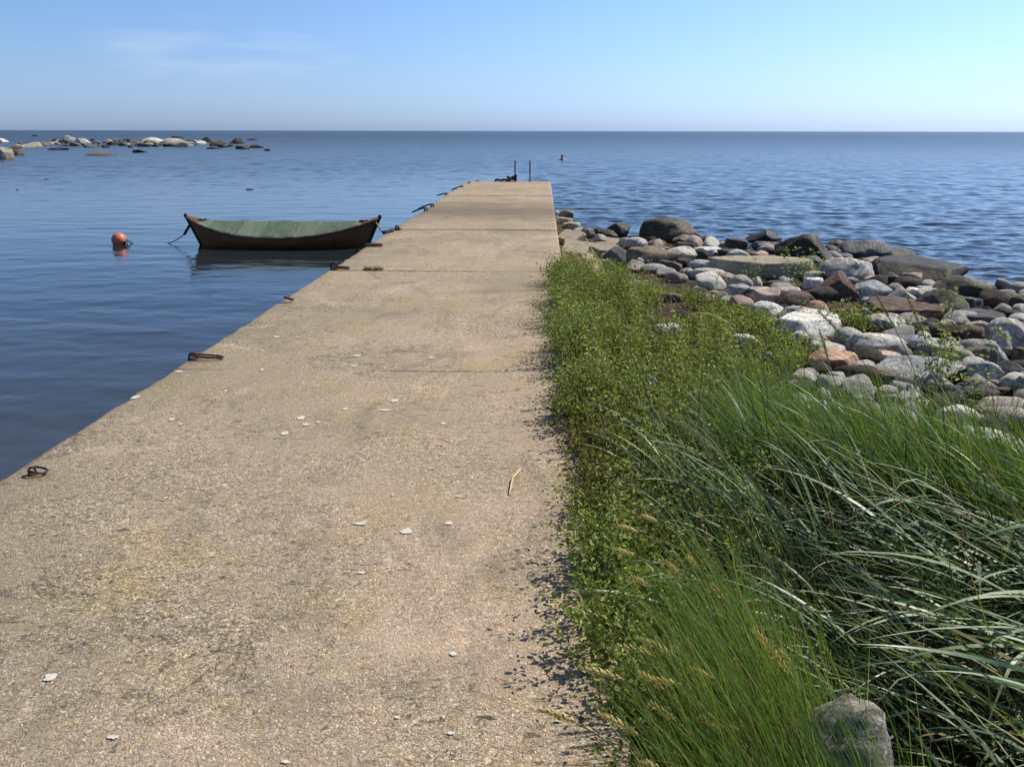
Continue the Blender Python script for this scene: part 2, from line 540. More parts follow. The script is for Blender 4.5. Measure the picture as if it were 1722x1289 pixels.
L(sx.outputs[0], mr4.inputs[0]); L(mm2.outputs[0], mm4.inputs[0]); L(mr4.outputs[0], mm4.inputs[1]); L(mm4.outputs[0], mm3.inputs[0]); L(rp.outputs[0], mm3.inputs[1])
L(mm3.outputs[0], mixc.inputs['Factor'])
hs = wn('ShaderNodeHueSaturation'); hs.inputs['Saturation'].default_value = 1.0
# colour balance of the air: bluer than the default model low over the sea, brighter on the sunward side
tr = wn('ShaderNodeValToRGB')
els = [(0.0, (.76, 1.10, 2.06)), (.06, (.84, 1.08, 1.68)), (.15, (.88, 1.11, 1.54)), (.26, (.80, 1.0, 1.27)), (.45, (.58, .69, .83)), (.8, (.48, .56, .66))]
while len(tr.color_ramp.elements) < len(els): tr.color_ramp.elements.new(.5)
for e_, (p_, c_) in zip(tr.color_ramp.elements, els): e_.position = p_; e_.color = (*[q / 2 for q in c_], 1)
ar = wn('ShaderNodeMapRange', interpolation_type='SMOOTHSTEP')
ar.inputs[1].default_value = -.55; ar.inputs[2].default_value = .55; ar.inputs[3].default_value = 1.62; ar.inputs[4].default_value = 2.16
m1 = wn('ShaderNodeVectorMath', operation='MULTIPLY'); m2 = wn('ShaderNodeVectorMath', operation='SCALE')
L(sx.outputs[2], tr.inputs[0]); L(sx.outputs[0], ar.inputs[0])
L(sky.outputs[0], m1.inputs[0]); L(tr.outputs[0], m1.inputs[1]); L(m1.outputs[0], m2.inputs[0]); L(ar.outputs[0], m2.inputs['Scale'])
L(m2.outputs[0], hs.inputs['Color']); L(hs.outputs[0], mixc.inputs[6])
mixc.inputs[7].default_value = (9.5, 9.8, 10.2, 1)
L(mixc.outputs[2], bgn.inputs[0]); L(bgn.outputs[0], wo.inputs[0])
bgn.inputs[1].default_value = .099
sd = bpy.data.lights.new('sun', 'SUN')
sd.energy = 4.8; sd.angle = R(.53); sd.color = (1.0, .93, .81)
so = bpy.data.objects.new('sun', sd); col.objects.link(so)
sdir = Vector((math.sin(SUN_AZ) * math.cos(SUN_EL), math.cos(SUN_AZ) * math.cos(SUN_EL), math.sin(SUN_EL)))
so.rotation_euler = sdir.to_track_quat('Z', 'Y').to_euler()
so.location = sdir * 60
scn.view_settings.view_transform = 'Standard'
scn.view_settings.look = 'None'
scn.view_settings.exposure = 0.16
scn.view_settings.gamma = 1.0

# ------------------------------------------------------------------ pier
pl0, pl1 = at(0, 805), at(787, 305)
pr0, pr1 = at(947, 440), at(925, 306)
XR = (pr0.x + pr1.x) / 2
KL = (pl1.x - pl0.x) / (pl1.y - pl0.y)
XL = pl0.x


def xleft(y): return pl0.x + KL * (y - pl0.y)


print('PL', pl0, pl1, pr0, pr1)
YEND = (pl1.y + pr1.y) / 2
joints = [-5.0] + [at(900, y).y for y in (626, 456.5, 387, 330)] + [YEND]
print('PIER', XL, XR, joints)


def dsplat(px, py, wpx, hpx, seed):
    """irregular splash outline on the deck, as polygon"""
    c = at(px, py, 0)
    e = at(px + wpx / 2, py, 0); g = at(px, py + hpx / 2, 0)
    a, b = (e - c).length, (g - c).length
    rr = random.Random(seed)
    n = 22
    pts = []
    for i in range(n):
        t = 2 * PI * i / n
        q = .85 + .38 * mnoise.noise(Vector((math.cos(t) * 1.7, math.sin(t) * 1.7, seed * 7.3))) + rr.uniform(-.14, .14)
        pts.append((c.x + a * q * math.cos(t), c.y + b * q * math.sin(t), 0))
    return pts


SPLATS = [(507, 703, 16, 6), (515, 714, 13, 5), (535, 710, 7, 3), (478, 729, 15, 6), (580, 688, 10, 4), (664, 674, 16, 5), (648, 690, 24, 3),
          (745, 712, 11, 4), (755, 880, 17, 6), (683, 893, 24, 11), (606, 881, 26, 5), (608, 963, 14, 5), (762, 1100, 14, 8), (85, 1140, 24, 14),
          (190, 1240, 22, 7), (289, 706, 11, 4), (228, 668, 13, 6), (301, 624, 15, 3), (600, 598, 14, 3), (595, 615, 13, 3), (725, 602, 12, 3),
          (440, 622, 10, 3), (668, 1207, 12, 6), (758, 1234, 14, 6), (480, 1282, 16, 6), (304, 714, 6, 3), (380, 658, 7, 3), (897, 610, 7, 3), (465, 566, 12, 3),
          (614, 878, 10, 4), (660, 833, 6, 3), (770, 835, 9, 3)]
pier = empty('pier', (0, 0, 0))
tag(pier, 'long straight concrete pier of cast slabs running out into the sea', 'pier')
for i in range(len(joints) - 1):
    gp = [0, .0007, .009, .018, .022, 0]
    y0, y1 = joints[i] + gp[i], joints[i + 1] - gp[i + 1]
    nx, ny = 40, max(20, int((y1 - y0) / .12))
    dz = [0, -.002, -.001, .007, .016][i]
    rx = [0, .0, .0, .01, .02][i]
    xs = np.concatenate([[XL, XL + .012, XL + .04], np.linspace(XL + .12, XR - .12, nx), [XR - .04, XR - .012, XR]])
    ys = np.concatenate([[y0, y0 + .008, y0 + .03], np.linspace(y0 + .1, y1 - .1, ny), [y1 - .03, y1 - .008, y1]])
    X, Y = np.meshgrid(xs, ys)
    X0 = X.copy()
    Z = np.zeros_like(X) + dz
    prof_x = np.minimum(np.abs(X - XL), np.abs(X - XR))
    prof_y = np.minimum(np.abs(Y - y0), np.abs(Y - y1))
    pr = np.minimum(prof_x, prof_y)
    soft = np.ones_like(pr)
    if i < 2: soft = np.where(prof_y < prof_x, .05 if i == 0 else np.where(Y < (y0 + y1) / 2, .05, .8), 1.)
    Z -= soft * np.where(pr < .001, .016, np.where(pr < .013, .006, np.where(pr < .05, .001, 0)))
    Z -= .035 * np.exp(-((Y - 19.6) / 1.6) ** 2)
    for iy in range(X.shape[0]):
        for ix in range(X.shape[1]):
            Z[iy, ix] += .008 * mnoise.noise(Vector((X[iy, ix] * .9, Y[iy, ix] * .9, i * 5)))
            if ix < 3 and y0 < Y[iy, ix]: X[iy, ix] += max(0, mnoise.noise(Vector((Y[iy, ix] * 3.1, 7, i))) - .25) * .16 * (1 - .3 * ix)
            if ix < 2: X[iy, ix] += .028 * mnoise.noise(Vector((Y[iy, ix] * 5, i, 3))) + .012 * mnoise.noise(Vector((Y[iy, ix] * 1.1, i, 9)))
    X = X + (xleft(Y) - XL) * (XR - X0) / (XR - XL)
    n0, n1 = X.shape
    v = np.stack([X, Y, Z], -1).reshape(-1, 3)
    idx = np.arange(n0 * n1).reshape(n0, n1)
    f = np.stack([idx[:-1, :-1], idx[:-1, 1:], idx[1:, 1:], idx[1:, :-1]], -1).reshape(-1, 4)
    # skirt down to the sea bed
    loop = np.concatenate([idx[0, :], idx[1:, -1], idx[-1, -2::-1], idx[-2:0:-1, 0]])
    bot = v[loop].copy(); bot[:, 2] = -1.9
    base = len(v)
    v = np.concatenate([v, bot])
    nl = len(loop)
    k = np.arange(nl)
    fs = np.stack([loop[k], base + k, base + (k + 1) % nl, loop[(k + 1) % nl]], -1)
    mi = [0] * (len(f) + len(fs))
    f4 = np.concatenate([f, fs])
    tris = []
    vv = [v]; nb = len(v)
    for s, (px, py, wp, hp) in enumerate(SPLATS):
        c = at(px, py)
        if not (y0 < c.y < y1): continue
        pts = np.array(dsplat(px, py, wp, hp, s))
        zz = dz + .008 * mnoise.noise(Vector((c.x * .9, c.y * .9, i * 5))) + .0045
        pts[:, 2] = zz
        vv.append(np.concatenate([pts, [[c.x, c.y, zz + .001]]]))
        n = len(pts)
        tris += [(nb + a, nb + (a + 1) % n, nb + n) for a in range(n)]
        nb += n + 1
    faces = [f4]
    if tris:
        faces.append(np.array(tris)); mi += [1] * len(tris)
    me = np_mesh('slab', np.concatenate(vv), faces, None, True, mi)
    obj('slab', me, [M['concrete'], M['white']], pier)
    try: me.set_sharp_from_angle(angle=R(50))
    except Exception: pass
# core under the slabs closes the joints
obj('core', bevel_box_mesh('core', (max(XL, pl1.x) + .08, joints[0], -1.95), (XR - .05, YEND - .05, -.16), .02), M['concrete'], pier)

# ------------------------------------------------------------------ shore terrain
SHORE_PX = [(938, 357), (985, 384), (1080, 404), (1230, 413), (1330, 424), (1420, 438), (1530, 458), (1640, 488), (1722, 502), (1850, 540), (2000, 590)]
SH = sorted([(at(x, y, WATER).x, at(x, y, WATER).y) for x, y in SHORE_PX])
SHX = np.array([a for a, b in SH]); SHY = np.array([b for a, b in SH])
print('SHORE', [(round(a, 1), round(b, 1)) for a, b in SH])


def zg(x, y):
    ys = float(np.interp(x, SHX, SHY))
    d = ys - y
    if d > 0:
        t = min(1, d / 7.0)
        z = WATER - .05 + .45 * (1 - (1 - t) ** 2)
    else:
        z = WATER - .05 + d * .16
    z += .10 * math.exp(-((x - .2) / .9) ** 2) * min(1, max(0, (14 - y) / 4))
    t = min(1, max(0, (y - 12) / 3)); z -= .24 * t * t * (3 - 2 * t) * min(1, max(0, d / 2)) * math.exp(-(max(0, x - .6) / .7) ** 2)
    # hump under the grass
    z += .12 * math.exp(-(((x - 1.9) / 1.1) ** 2 + ((y - 3.2) / 1.6) ** 2))
    z += .03 * mnoise.noise(Vector((x * 1.3, y * 1.3, 0))) + .02 * mnoise.noise(Vector((x * 4, y * 4, 3)))
    return z


xs = np.concatenate([np.arange(XR - .25, 6, .07), np.arange(6, 22, .25)])
ys = np.concatenate([np.arange(-5, 14, .07), np.arange(14, 34, .2)])
X, Y = np.meshgrid(xs, ys)
Z = np.array([[max(-2.2, zg(float(a), float(b))) for a, b in zip(r1, r2)] for r1, r2 in zip(X, Y)])
n0, n1 = X.shape
idx = np.arange(n0 * n1).reshape(n0, n1)
f = np.stack([idx[:-1, :-1], idx[:-1, 1:], idx[1:, 1:], idx[1:, :-1]], -1).reshape(-1, 4)
tag(obj('shore_ground', np_mesh('shore_ground', np.stack([X, Y, Z], -1).reshape(-1, 3), f), M['soil']), kind='structure')

# sea bed far below, so that the sea is not bottomless
bm = bmesh.new(); bmesh.ops.create_grid(bm, x_segments=1, y_segments=1, size=9000)
me = bpy.data.meshes.new('sea_bed'); bm.to_mesh(me); bm.free()
o = obj('sea_bed', me, M['soil']); o.location = (0, 0, -2.6); tag(o, kind='structure')

# ------------------------------------------------------------------ sea
angs = np.concatenate([np.arange(-180, -46, 4.0), np.arange(-46, 46, .12), np.arange(46, 180, 4.0)])
rad = [1.0]
while rad[-1] < 190:
    rad.append(rad[-1] * (1.03 if rad[-1] < 4 else 1.0034))
while rad[-1] < 9000: rad.append(rad[-1] * 1.12)
rad = np.array(rad)
A, RR = np.meshgrid(np.radians(angs), rad)
X = (np.sin(A) * RR); Y = (np.cos(A) * RR)


def sstep(a, b, x):
    t = np.clip((x - a) / (b - a), 0, 1)
    return t * t * (3 - 2 * t)


left = sstep(.3, -2.0, X)                      # lee side of the pier
shelter = left * (1 - sstep(24, 75, Y - .25 * X))
chop = 1 - .80 * shelter
chop *= 1 - .15 * sstep(100, 2000, RR)
dr = RR * .0034
Zw = np.zeros_like(X)
wr = np.random.default_rng(3)
for lam in np.geomspace(.22, 4.5, 54):
    th = wr.normal(R(-98), R(34))               # travelling towards the shore
    kx, ky = math.cos(th) * 2 * PI / lam, math.sin(th) * 2 * PI / lam
    amp = .0090 * lam ** .80 / (1 + (lam / 1.25) ** 2)
    att = sstep(2.0, 4.5, lam / np.maximum(dr, 1e-3))
    msk = chop * (1 - .55 * shelter) if lam < .75 else chop if lam < 2.2 else np.maximum(chop, .35)
    ph = wr.uniform(0, 6.28)
    s = np.sin(kx * X + ky * Y + ph)
    Zw += amp * att * msk * (s + .22 * np.cos(2 * (kx * X + ky * Y + ph))) * .62
Zw *= 1 - sstep(150, 188, RR)
v = np.stack([X, Y, Zw], -1).reshape(-1, 3)
n0, n1 = X.shape
idx = np.arange(n0 * n1).reshape(n0, n1)
idx2 = np.concatenate([idx, idx[:, :1]], 1)
f = np.stack([idx2[:-1, :-1], idx2[1:, :-1], idx2[1:, 1:], idx2[:-1, 1:]], -1).reshape(-1, 4)
me = np_mesh('sea', v, f)
at_ = me.attributes.new('chop', 'FLOAT', 'POINT')
at_.data.foreach_set('value', (chop * (.15 + .46 * sstep(35, 180, RR))).astype(np.float32).ravel())
o = obj('sea', me, M['water']); o.location = (0, 0, WATER); tag(o, kind='structure')
del X, Y, RR, A, Zw, v, f


# ------------------------------------------------------------------ stones
def rock_mesh(name, seed, shape='r', sub=4):
    rr = random.Random(seed)
    bm = bmesh.new()
    bmesh.ops.create_icosphere(bm, subdivisions=sub, radius=1)
    cuts = []
    n, lo, hi, soft = {'r': (10, .62, .95, .85), 'a': (13, .48, .82, .97), 'f': (9, .55, .85, .95), 'p': (10, .42, .8, .97), 'b': (8, .60, .85, .92)}[shape]
    for _ in range(n):
        q = Vector((rr.gauss(0, 1), rr.gauss(0, 1), rr.gauss(0, .8))).normalized()
        cuts.append((q, rr.uniform(lo, hi)))
    if shape in 'f':
        cuts.append((Vector((rr.uniform(-.12, .12), rr.uniform(-.12, .12), 1)).normalized(), .42))
        cuts.append((Vector((0, 0, -1)), .5))
    if shape == 'p':
        for sx_ in (-1, 1):
            cuts.append((Vector((sx_ * rr.uniform(.6, .9), rr.uniform(-.3, .1), .6)).normalized(), rr.uniform(.38, .5)))
    off = Vector((rr.uniform(-50, 50), rr.uniform(-50, 50), rr.uniform(-50, 50)))
    amp = {'r': .09, 'a': .07, 'f': .07, 'p': .07, 'b': .06}[shape]
    for v in bm.verts:
        c = v.co.copy()
        if shape == 'b':                                # rounded block
            m = max(abs(c.x), abs(c.y), abs(c.z)); c = c * (1 + .35 * (1 / max(m, .3) - 1))
        for q, d in cuts:
            e = c.dot(q) - d
            if e > 0: c -= q * e * soft
        c += c.normalized() * (amp * 1.5 * mnoise.noise(c * 1.1 + off) + amp * .6 * mnoise.noise(c * 2.7 + off) + amp * .28 * mnoise.noise(c * 6.5 + off) + amp * .12 * mnoise.noise(c * 14 + off))
        v.co = c
    mn = [min(v.co[i] for v in bm.verts) for i in range(3)]
    mx = [max(v.co[i] for v in bm.verts) for i in range(3)]
    for v in bm.verts:
        v.co = Vector([2 * (v.co[i] - mn[i]) / (mx[i] - mn[i]) - 1 for i in range(3)])
    for f_ in bm.faces: f_.smooth = True
    me = bpy.data.meshes.new(name)
    bm.to_mesh(me); bm.free()
    return me


def bake_scale(me, s):
    a = np.empty(len(me.vertices) * 3, dtype=np.float32)
    me.vertices.foreach_get('co', a)
    a = a.reshape(-1, 3) * np.array(s, dtype=np.float32)
    me.vertices.foreach_set('co', a.ravel())
    me.update()


C = dict(dk=(.040, .034, .027), db=(.078, .062, .046), br=(.170, .142, .112), gr=(.45, .435, .40), bg=(.40, .415, .42), lg=(.64, .615, .56),
         wh=(.72, .69, .63), pk=(.54, .42, .355), rb=(.130, .085, .067), sa=(.47, .30, .205), cr=(.48, .415, .32), og=(.125, .122, .095), dg=(.115, .118, .118))
ROCKS = []   # (x, y, a) footprints


def place_rock(name, box, colr, shape, label, cat, group, seed, depth_ratio=.8, ground=None, sub=4, wet=False, rise=.45):
    x0, y0, x1, y1 = box
    cx, cy = (x0 + x1) / 2, (y0 + y1) / 2
    z = -.4 if ground is None else ground
    for _ in range(6):
        p = at(cx, cy, z)
        d = depth_of(p)
        a = (x1 - x0) / 2 * d / F
        ph = (y1 - y0) / 2 * d / F
        hd = math.hypot(p.x - CAM.x, p.y - CAM.y)
        al = math.atan2(CAM.z - p.z, hd)
        b = a * depth_ratio
        b = min(b, .85 * ph / max(.05, math.sin(al)))
        c = math.sqrt(max(ph * ph - (b * math.sin(al)) ** 2, (.3 * ph) ** 2)) / math.cos(al)
        g = max(zg(p.x, p.y), WATER - .12) if ground is None else ground
        z = g + c * rise
    me = rock_mesh(name, seed, shape, sub)
    g_ = 1.04 if ground is not None else 1.13
    c *= .66 if ground == WATER else 1.
    a *= 1.12 if ground == WATER else 1.
    bake_scale(me, (a * g_, b * g_, c * g_))
    o = obj(name, me, M['wet'] if wet else M['rock'])
    o.location = (p.x, p.y, z)
    ang = math.atan2(p.x, p.y)
    o.rotation_euler = (0, 0, -ang)
    v = random.Random(seed + 991).uniform(.85, 1.15)
    o.color = (colr[0] * v, colr[1] * v, colr[2] * v, 1)
    tag(o, label, cat, group)
    if ground is None: ROCKS.append((p.x, p.y, a, b))
    return o


def za(x, y): return 900 + x / 4.03, 340 + y / 4.03
def zb(x, y): return 1180 + x / 3.177, 340 + y / 3.177
def zc_(x, y): return 1280 + x / 3.896, 560 + y / 3.896


GB, GS, GW = 'boulders along the water edge', 'stones of the rubble shore', 'stones lying among the weeds'
# zoom, box, colour, shape, wet, label, group
HERO = [
    (za, 722, 115, 1100, 312, 'db', 'r', 1, 'largest dark domed boulder standing alone against the water', GB),
    (za, 385, 175, 475, 250, 'dk', 'r', 1, 'small black rounded boulder at the water, left of a brown one', GB),
    (za, 425, 185, 562, 250, 'db', 'r', 1, 'brown rounded boulder between two black ones near the concrete slabs', GB),
    (za, 480, 145, 640, 255, 'dk', 'p', 1, 'black sloping boulder at the water behind the broken concrete slabs', GB),
    (za, 590, 240, 755, 325, 'gr', 'r', 0, 'grey egg-shaped stone at the right tip of the concrete slabs', GS),
    (za, 470, 305, 690, 455, 'dg', 'p', 0, 'dark slate stone with a steep smooth back at the weed edge', GS),
    (za, 285, 335, 402, 412, 'gr', 'r', 0, 'grey round stone in short grass below the concrete slab', GW),
    (za, 253, 375, 332, 418, 'gr', 'r', 0, 'small grey stone in the grass nearest the pier edge', GW),
    (za, 335, 405, 425, 450, 'gr', 'r', 0, 'half buried grey stone among weeds below the round grey stone', GW),
    (za, 725, 300, 900, 350, 'br', 'f', 0, 'flat brown-grey stone in front of the largest dark boulder', GS),
    (za, 750, 255, 885, 305, 'br', 'r', 0, 'low brown stone leaning on the foot of the largest dark boulder', GS),
    (za, 940, 225, 1112, 308, 'br', 'p', 1, 'brown sloping boulder right of the largest dark boulder', GB),
    (za, 1070, 225, 1237, 308, 'db', 'r', 1, 'dark brown knobbly boulder, second right of the largest one', GB),
    (za, 905, 305, 1085, 405, 'lg', 'r', 0, 'pale grey veined stone behind the thin brown slab', GS),
    (za, 955, 273, 1082, 315, 'db', 'f', 0, 'dark brown low stone above the pale veined stone', GS),
    (za, 1080, 308, 1250, 365, 'lg', 'f', 0, 'flat pale stone at a gap in the dark boulders', GS),
    (za, 1290, 250, 1432, 335, 'db', 'a', 1, 'brown angular boulder just left of the peaked black one', GB),
    (za, 1425, 195, 1655, 320, 'dk', 'p', 1, 'peaked black boulder rising against the water', GB),
    (za, 1480, 268, 1682, 350, 'dg', 'r', 1, 'dark rounded boulder in front of the peaked black one', GB),
    (za, 1240, 320, 1388, 378, 'dg', 'r', 0, 'dark grey stone beside the scrap of blue plastic', GS),
    (za, 1380, 330, 1520, 400, 'db', 'a', 1, 'dark brown stone behind the long weathered slab', GS),
    (za, 1540, 310, 1640, 365, 'dk', 'r', 1, 'small black stone under the dark rounded boulder', GS),
    (za, 712, 418, 892, 492, 'gr', 'r', 0, 'grey rounded stone at the top of the green weeds', GW),
    (za, 688, 380, 737, 450, 'wh', 'a', 0, 'small white block beside the dark slate stone', GS),
    (za, 830, 395, 985, 475, 'br', 'a', 0, 'ochre brown wedge stone under the thin brown slab', GS),
    (za, 960, 383, 1067, 445, 'db', 'a', 0, 'dark brown rubble stone right of the ochre wedge', GS),
    (za, 1042, 393, 1202, 470, 'gr', 'r', 0, 'grey stone at the left end of the long weathered slab', GS),
    (za, 978, 448, 1072, 515, 'gr', 'r', 0, 'brownish grey cobble behind the weeds, next to a pale larger one', GS),
    (za, 1062, 448, 1272, 535, 'lg', 'r', 0, 'pale grey rounded stone behind a thin dark stalk', GS),
    (za, 1285, 503, 1437, 590, 'gr', 'b', 0, 'grey blocky stone under the shadow side of the long slab', GS),
    (za, 1430, 503, 1547, 595, 'gr', 'p', 0, 'grey pointed stone with a small weed before it', GS),
    (za, 1293, 563, 1442, 655, 'bg', 'r', 0, 'bluish grey stone with a white top at the weed edge', GS),
    (za, 1462, 583, 1642, 705, 'pk', 'b', 0, 'pink blocky stone left of a paler pink one', GS),
    (za, 1468, 678, 1692, 805, 'lg', 'r', 0, 'pale stone half hidden in green weeds below the pink stone', GW),
    (za, 832, 612, 990, 682, 'br', 'f', 0, 'flat brown stone lying in the middle of the weeds', GW),
    (za, 818, 828, 992, 940, 'wh', 'f', 0, 'white flat stone alone in the weeds above the purple flower', GW),
    (za, 742, 978, 802, 1042, 'gr', 'r', 0, 'small grey stone in the weeds left of the purple flower', GW),
    (za, 1318, 893, 1522, 990, 'lg', 'a', 0, 'pale rough stone under the arching yellow seed head', GW),
    (za, 1508, 1013, 1597, 1090, 'cr', 'a', 0, 'small cream stone at the top of the lyme grass', GW),
    (za, 1600, 793, 1700, 858, 'pk', 'r', 0, 'small pink stone at the right edge of the weed patch', GW),
    (za, 165, 55, 257, 135, 'br', 'r', 1, 'brown boulder farthest out beside the pier', GB),
    (za, 145, 103, 250, 165, 'cr', 'f', 0, 'beige flat stone against the pier, below the farthest boulder', GB),
    (za, 180, 138, 305, 195, 'cr', 'f', 0, 'beige sloping stone beside the pier at its second joint', GB),
    (za, 305, 175, 402, 255, 'br', 'r', 1, 'brown stone between the pier and the first black boulder', GB),
    (za, 130, 60, 168, 98, 'wh', 'r', 0, 'tiny white splash of foam at the pier wall, modelled as a stone', GB),  # white rock added in place of a foam splash
    (za, 262, 200, 342, 248, 'gr', 'r', 0, 'grey stone behind the leaning concrete shard', GB),
    (zb, 410, 175, 692, 345, 'dk', 'a', 1, 'big black boulder with a rough ragged crown', GB),
    (zb, 680, 205, 768, 270, 'br', 'r', 1, 'small greyish brown boulder behind two big black ones', GB),
    (zb, 640, 235, 737, 325, 'dk', 'r', 1, 'black round stone wedged between two big dark boulders', GB),
    (zb, 735, 207, 997, 345, 'dg', 'r', 1, 'big dark boulder with a smooth grey sloping top', GB),
    (zb, 950, 250, 1132, 335, 'db', 'a', 1, 'rough dark boulder at the water above the long black slab', GB),
    (zb, 945, 310, 1372, 450, 'dk', 'f', 1, 'long black jagged slab slanting down to the water', GB),
    (zb, 1255, 400, 1517, 535, 'db', 'r', 1, 'large brown-black boulder at the lower end of the black slab', GB),
    (zb, 638, 305, 902, 445, 'gr', 'r', 0, 'big light grey stone behind the red-brown pyramid', GS),
    (zb, 880, 328, 947, 400, 'og', 'b', 0, 'small olive grey block under the black slab', GS),
    (zb, 585, 380, 827, 548, 'rb', 'p', 0, 'red-brown pyramid-shaped stone standing tallest among the pale stones', GS),
    (zb, 548, 403, 642, 468, 'wh', 'f', 0, 'white flat stone left of the red-brown pyramid', GS),
    (zb, 545, 368, 642, 430, 'gr', 'f', 0, 'grey flat stone at the right end of the long slab', GS),
    (zb, 955, 380, 1092, 460, 'dk', 'p', 1, 'dark leaning stone below the middle of the black slab', GS),
    (zb, 1005, 400, 1182, 478, 'db', 'r', 0, 'mottled dark brown stone below the black slab', GS),
    (zb, 868, 393, 972, 455, 'lg', 'r', 0, 'pale stone on top of a bluish block', GS),
    (zb, 818, 423, 1002, 538, 'bg', 'a', 0, 'bluish grey block right of the red-brown pyramid', GS),
    (zb, 970, 458, 1142, 570, 'gr', 'p', 0, 'grey leaning stone left of the large olive boulder', GS),
    (zb, 1085, 458, 1192, 528, 'lg', 'r', 0, 'pale rounded stone above the large olive boulder', GS),
    (zb, 1138, 470, 1402, 645, 'og', 'r', 0, 'large olive grey boulder with a broken dark edge', GS),
    (zb, 1140, 443, 1282, 498, 'gr', 'f', 0, 'grey flat stone behind the large olive boulder', GS),
    (zb, 1315, 500, 1482, 590, 'dg', 'f', 0, 'dark grey slab right of the large olive boulder', GS),
    (zb, 1488, 478, 1657, 598, 'db', 'a', 0, 'dark brown angular boulder near the right shore', GB),
    (zb, 1638, 505, 1760, 610, 'db', 'r', 0, 'dark rounded boulder cut by the right frame edge', GB),
    (zb, 1620, 488, 1722, 535, 'dk', 'f', 1, 'low black boulder at the waterline on the far right', GB),
    (zb, 908, 530, 1257, 650, 'rb', 'f', 0, 'long red-brown slab with a pink upper corner', GS),
    (zb, 1388, 585, 1612, 685, 'dg', 'f', 0, 'dark blue-grey flat boulder with a black cobble on it', GS),
    (zb, 1480, 558, 1547, 615, 'dk', 'r', 0, 'black round cobble lying on the dark flat boulder', GS),
    (zb, 1590, 580, 1730, 650, 'dk', 'f', 0, 'flat black stone near the right frame edge', GS),
    (zb, 415, 485, 622, 582, 'rb', 'b', 0, 'red-brown blocky stone left of the round reddish one', GS),
    (zb, 538, 530, 672, 640, 'sa', 'r', 0, 'round reddish stone resting on the white rock', GS),
    (zb, 383, 593, 718, 735, 'wh', 'f', 0, 'large white slanting rock above the yellow litter', GS),
    (zb, 258, 460, 402, 520, 'pk', 'f', 0, 'flat pink stone behind the pink blocky one', GS),
    (zb, 383, 458, 507, 520, 'pk', 'r', 0, 'paler pink stone beside the pink blocky one', GS),
    (zb, 338, 420, 507, 482, 'br', 'r', 0, 'brownish stone in the shade of the long slab', GS),
    (zb, 535, 290, 642, 352, 'dg', 'r', 1, 'dark stone at the foot of the ragged black boulder', GS),
    (zb, 865, 600, 1082, 710, 'gr', 'a', 0, 'grey speckled stone below the long red-brown slab', GS),
    (zb, 988, 673, 1162, 785, 'bg', 'p', 0, 'blue-grey tilted stone below the speckled grey one', GS),
    (zb, 788, 700, 1078, 810, 'lg', 'r', 0, 'pale grey broad stone right of the yellow litter', GS),
    (zb, 1143, 640, 1287, 728, 'dg', 'r', 0, 'dark grey stone under the end of the red-brown slab', GS),
    (zb, 1250, 630, 1347, 705, 'pk', 'a', 0, 'dull pink stone left of a red-brown rounded one', GS),
    (zb, 1325, 628, 1407, 675, 'gr', 'r', 0, 'small grey stone above a red-brown rounded one', GS),
    (zb, 1335, 660, 1502, 755, 'rb', 'r', 0, 'red-brown rounded stone left of the big grey one', GS),
    (zb, 1405, 635, 1532, 730, 'cr', 'r', 0, 'pale brown stone behind the red-brown rounded one', GS),
    (zb, 1530, 630, 1717, 830, 'gr', 'r', 0, 'big smooth grey stone standing upright near the right edge', GS),
    (zb, 1523, 695, 1647, 870, 'gr', 'p', 0, 'grey steep stone leaning against the big smooth one', GS),
    (zb, 1370, 735, 1612, 870, 'gr', 'r', 0, 'grey domed stone behind the brown cube-like one', GS),
    (zb, 1408, 775, 1568, 890, 'br', 'b', 0, 'brown-grey cube-like stone with rounded corners', GS),
    (zb, 1083, 718, 1312, 840, 'bg', 'r', 0, 'blue-grey rough stone behind a tall green stalk', GS),
    (zb, 1268, 723, 1352, 810, 'pk', 'a', 0, 'small brownish pink stone behind the leafy weed', GS),
    (zb, 1668, 628, 1730, 710, 'dk', 'r', 0, 'black stone at the right edge behind the big smooth one', GS),
    (zb, 1650, 775, 1740, 870, 'br', 'a', 0, 'brown-grey stone at the right edge below the big smooth one', GS),
    (zb, 583, 803, 822, 905, 'sa', 'f', 0, 'salmon orange flat stone under the yellow litter', GS),
    (zb, 938, 798, 1062, 858, 'pk', 'f', 0, 'pale pink flat stone below the pale grey broad one', GS),
    (zb, 948, 828, 1362, 985, 'bg', 'a', 0, 'large blue-grey furrowed rock above the cream boulder', GS),
    (zb, 1403, 853, 1592, 985, 'bg', 'a', 0, 'smooth blue-grey stone with a sharp facet edge', GS),
    (zb, 1588, 853, 1760, 970, 'dg', 'a', 0, 'dark bluish stone at the right edge beside the faceted one', GS),
    (zb, 1038, 918, 1182, 1030, 'cr', 'r', 0, 'cream boulder with a pink tinge behind the grass tips', GS),
    (zc_, 1163, 338, 1327, 478, 'dg', 'r', 0, 'dark slate-blue stone at the foot of the leafy weeds', GS),
    (zc_, 1288, 318, 1532, 438, 'dg', 'r', 0, 'dark grey striped stone below the faceted blue-grey one', GS),
    (zc_, 1523, 350, 1645, 408, 'rb', 'f', 0, 'thin reddish brown stone right of the striped dark one', GS),
    (zc_, 1448, 423, 1760, 545, 'cr', 'a', 0, 'large cream stone at the right edge with dead stems below', GS),
    (zc_, 1372, 453, 1452, 520, 'br', 'r', 0, 'small brown cobble left of the large cream stone', GS),
    (zc_, 1168, 473, 1432, 640, 'lg', 'r', 0, 'light grey stone behind the grass, left of the flat-topped block', GS),
    (zc_, 1378, 530, 1622, 655, 'dg', 'b', 0, 'dark grey flat-topped block beside dead brown stems', GS),
    (zc_, 1243, 623, 1702, 830, 'wh', 'r', 0, 'big white striped boulder rising behind the lyme grass', GS),
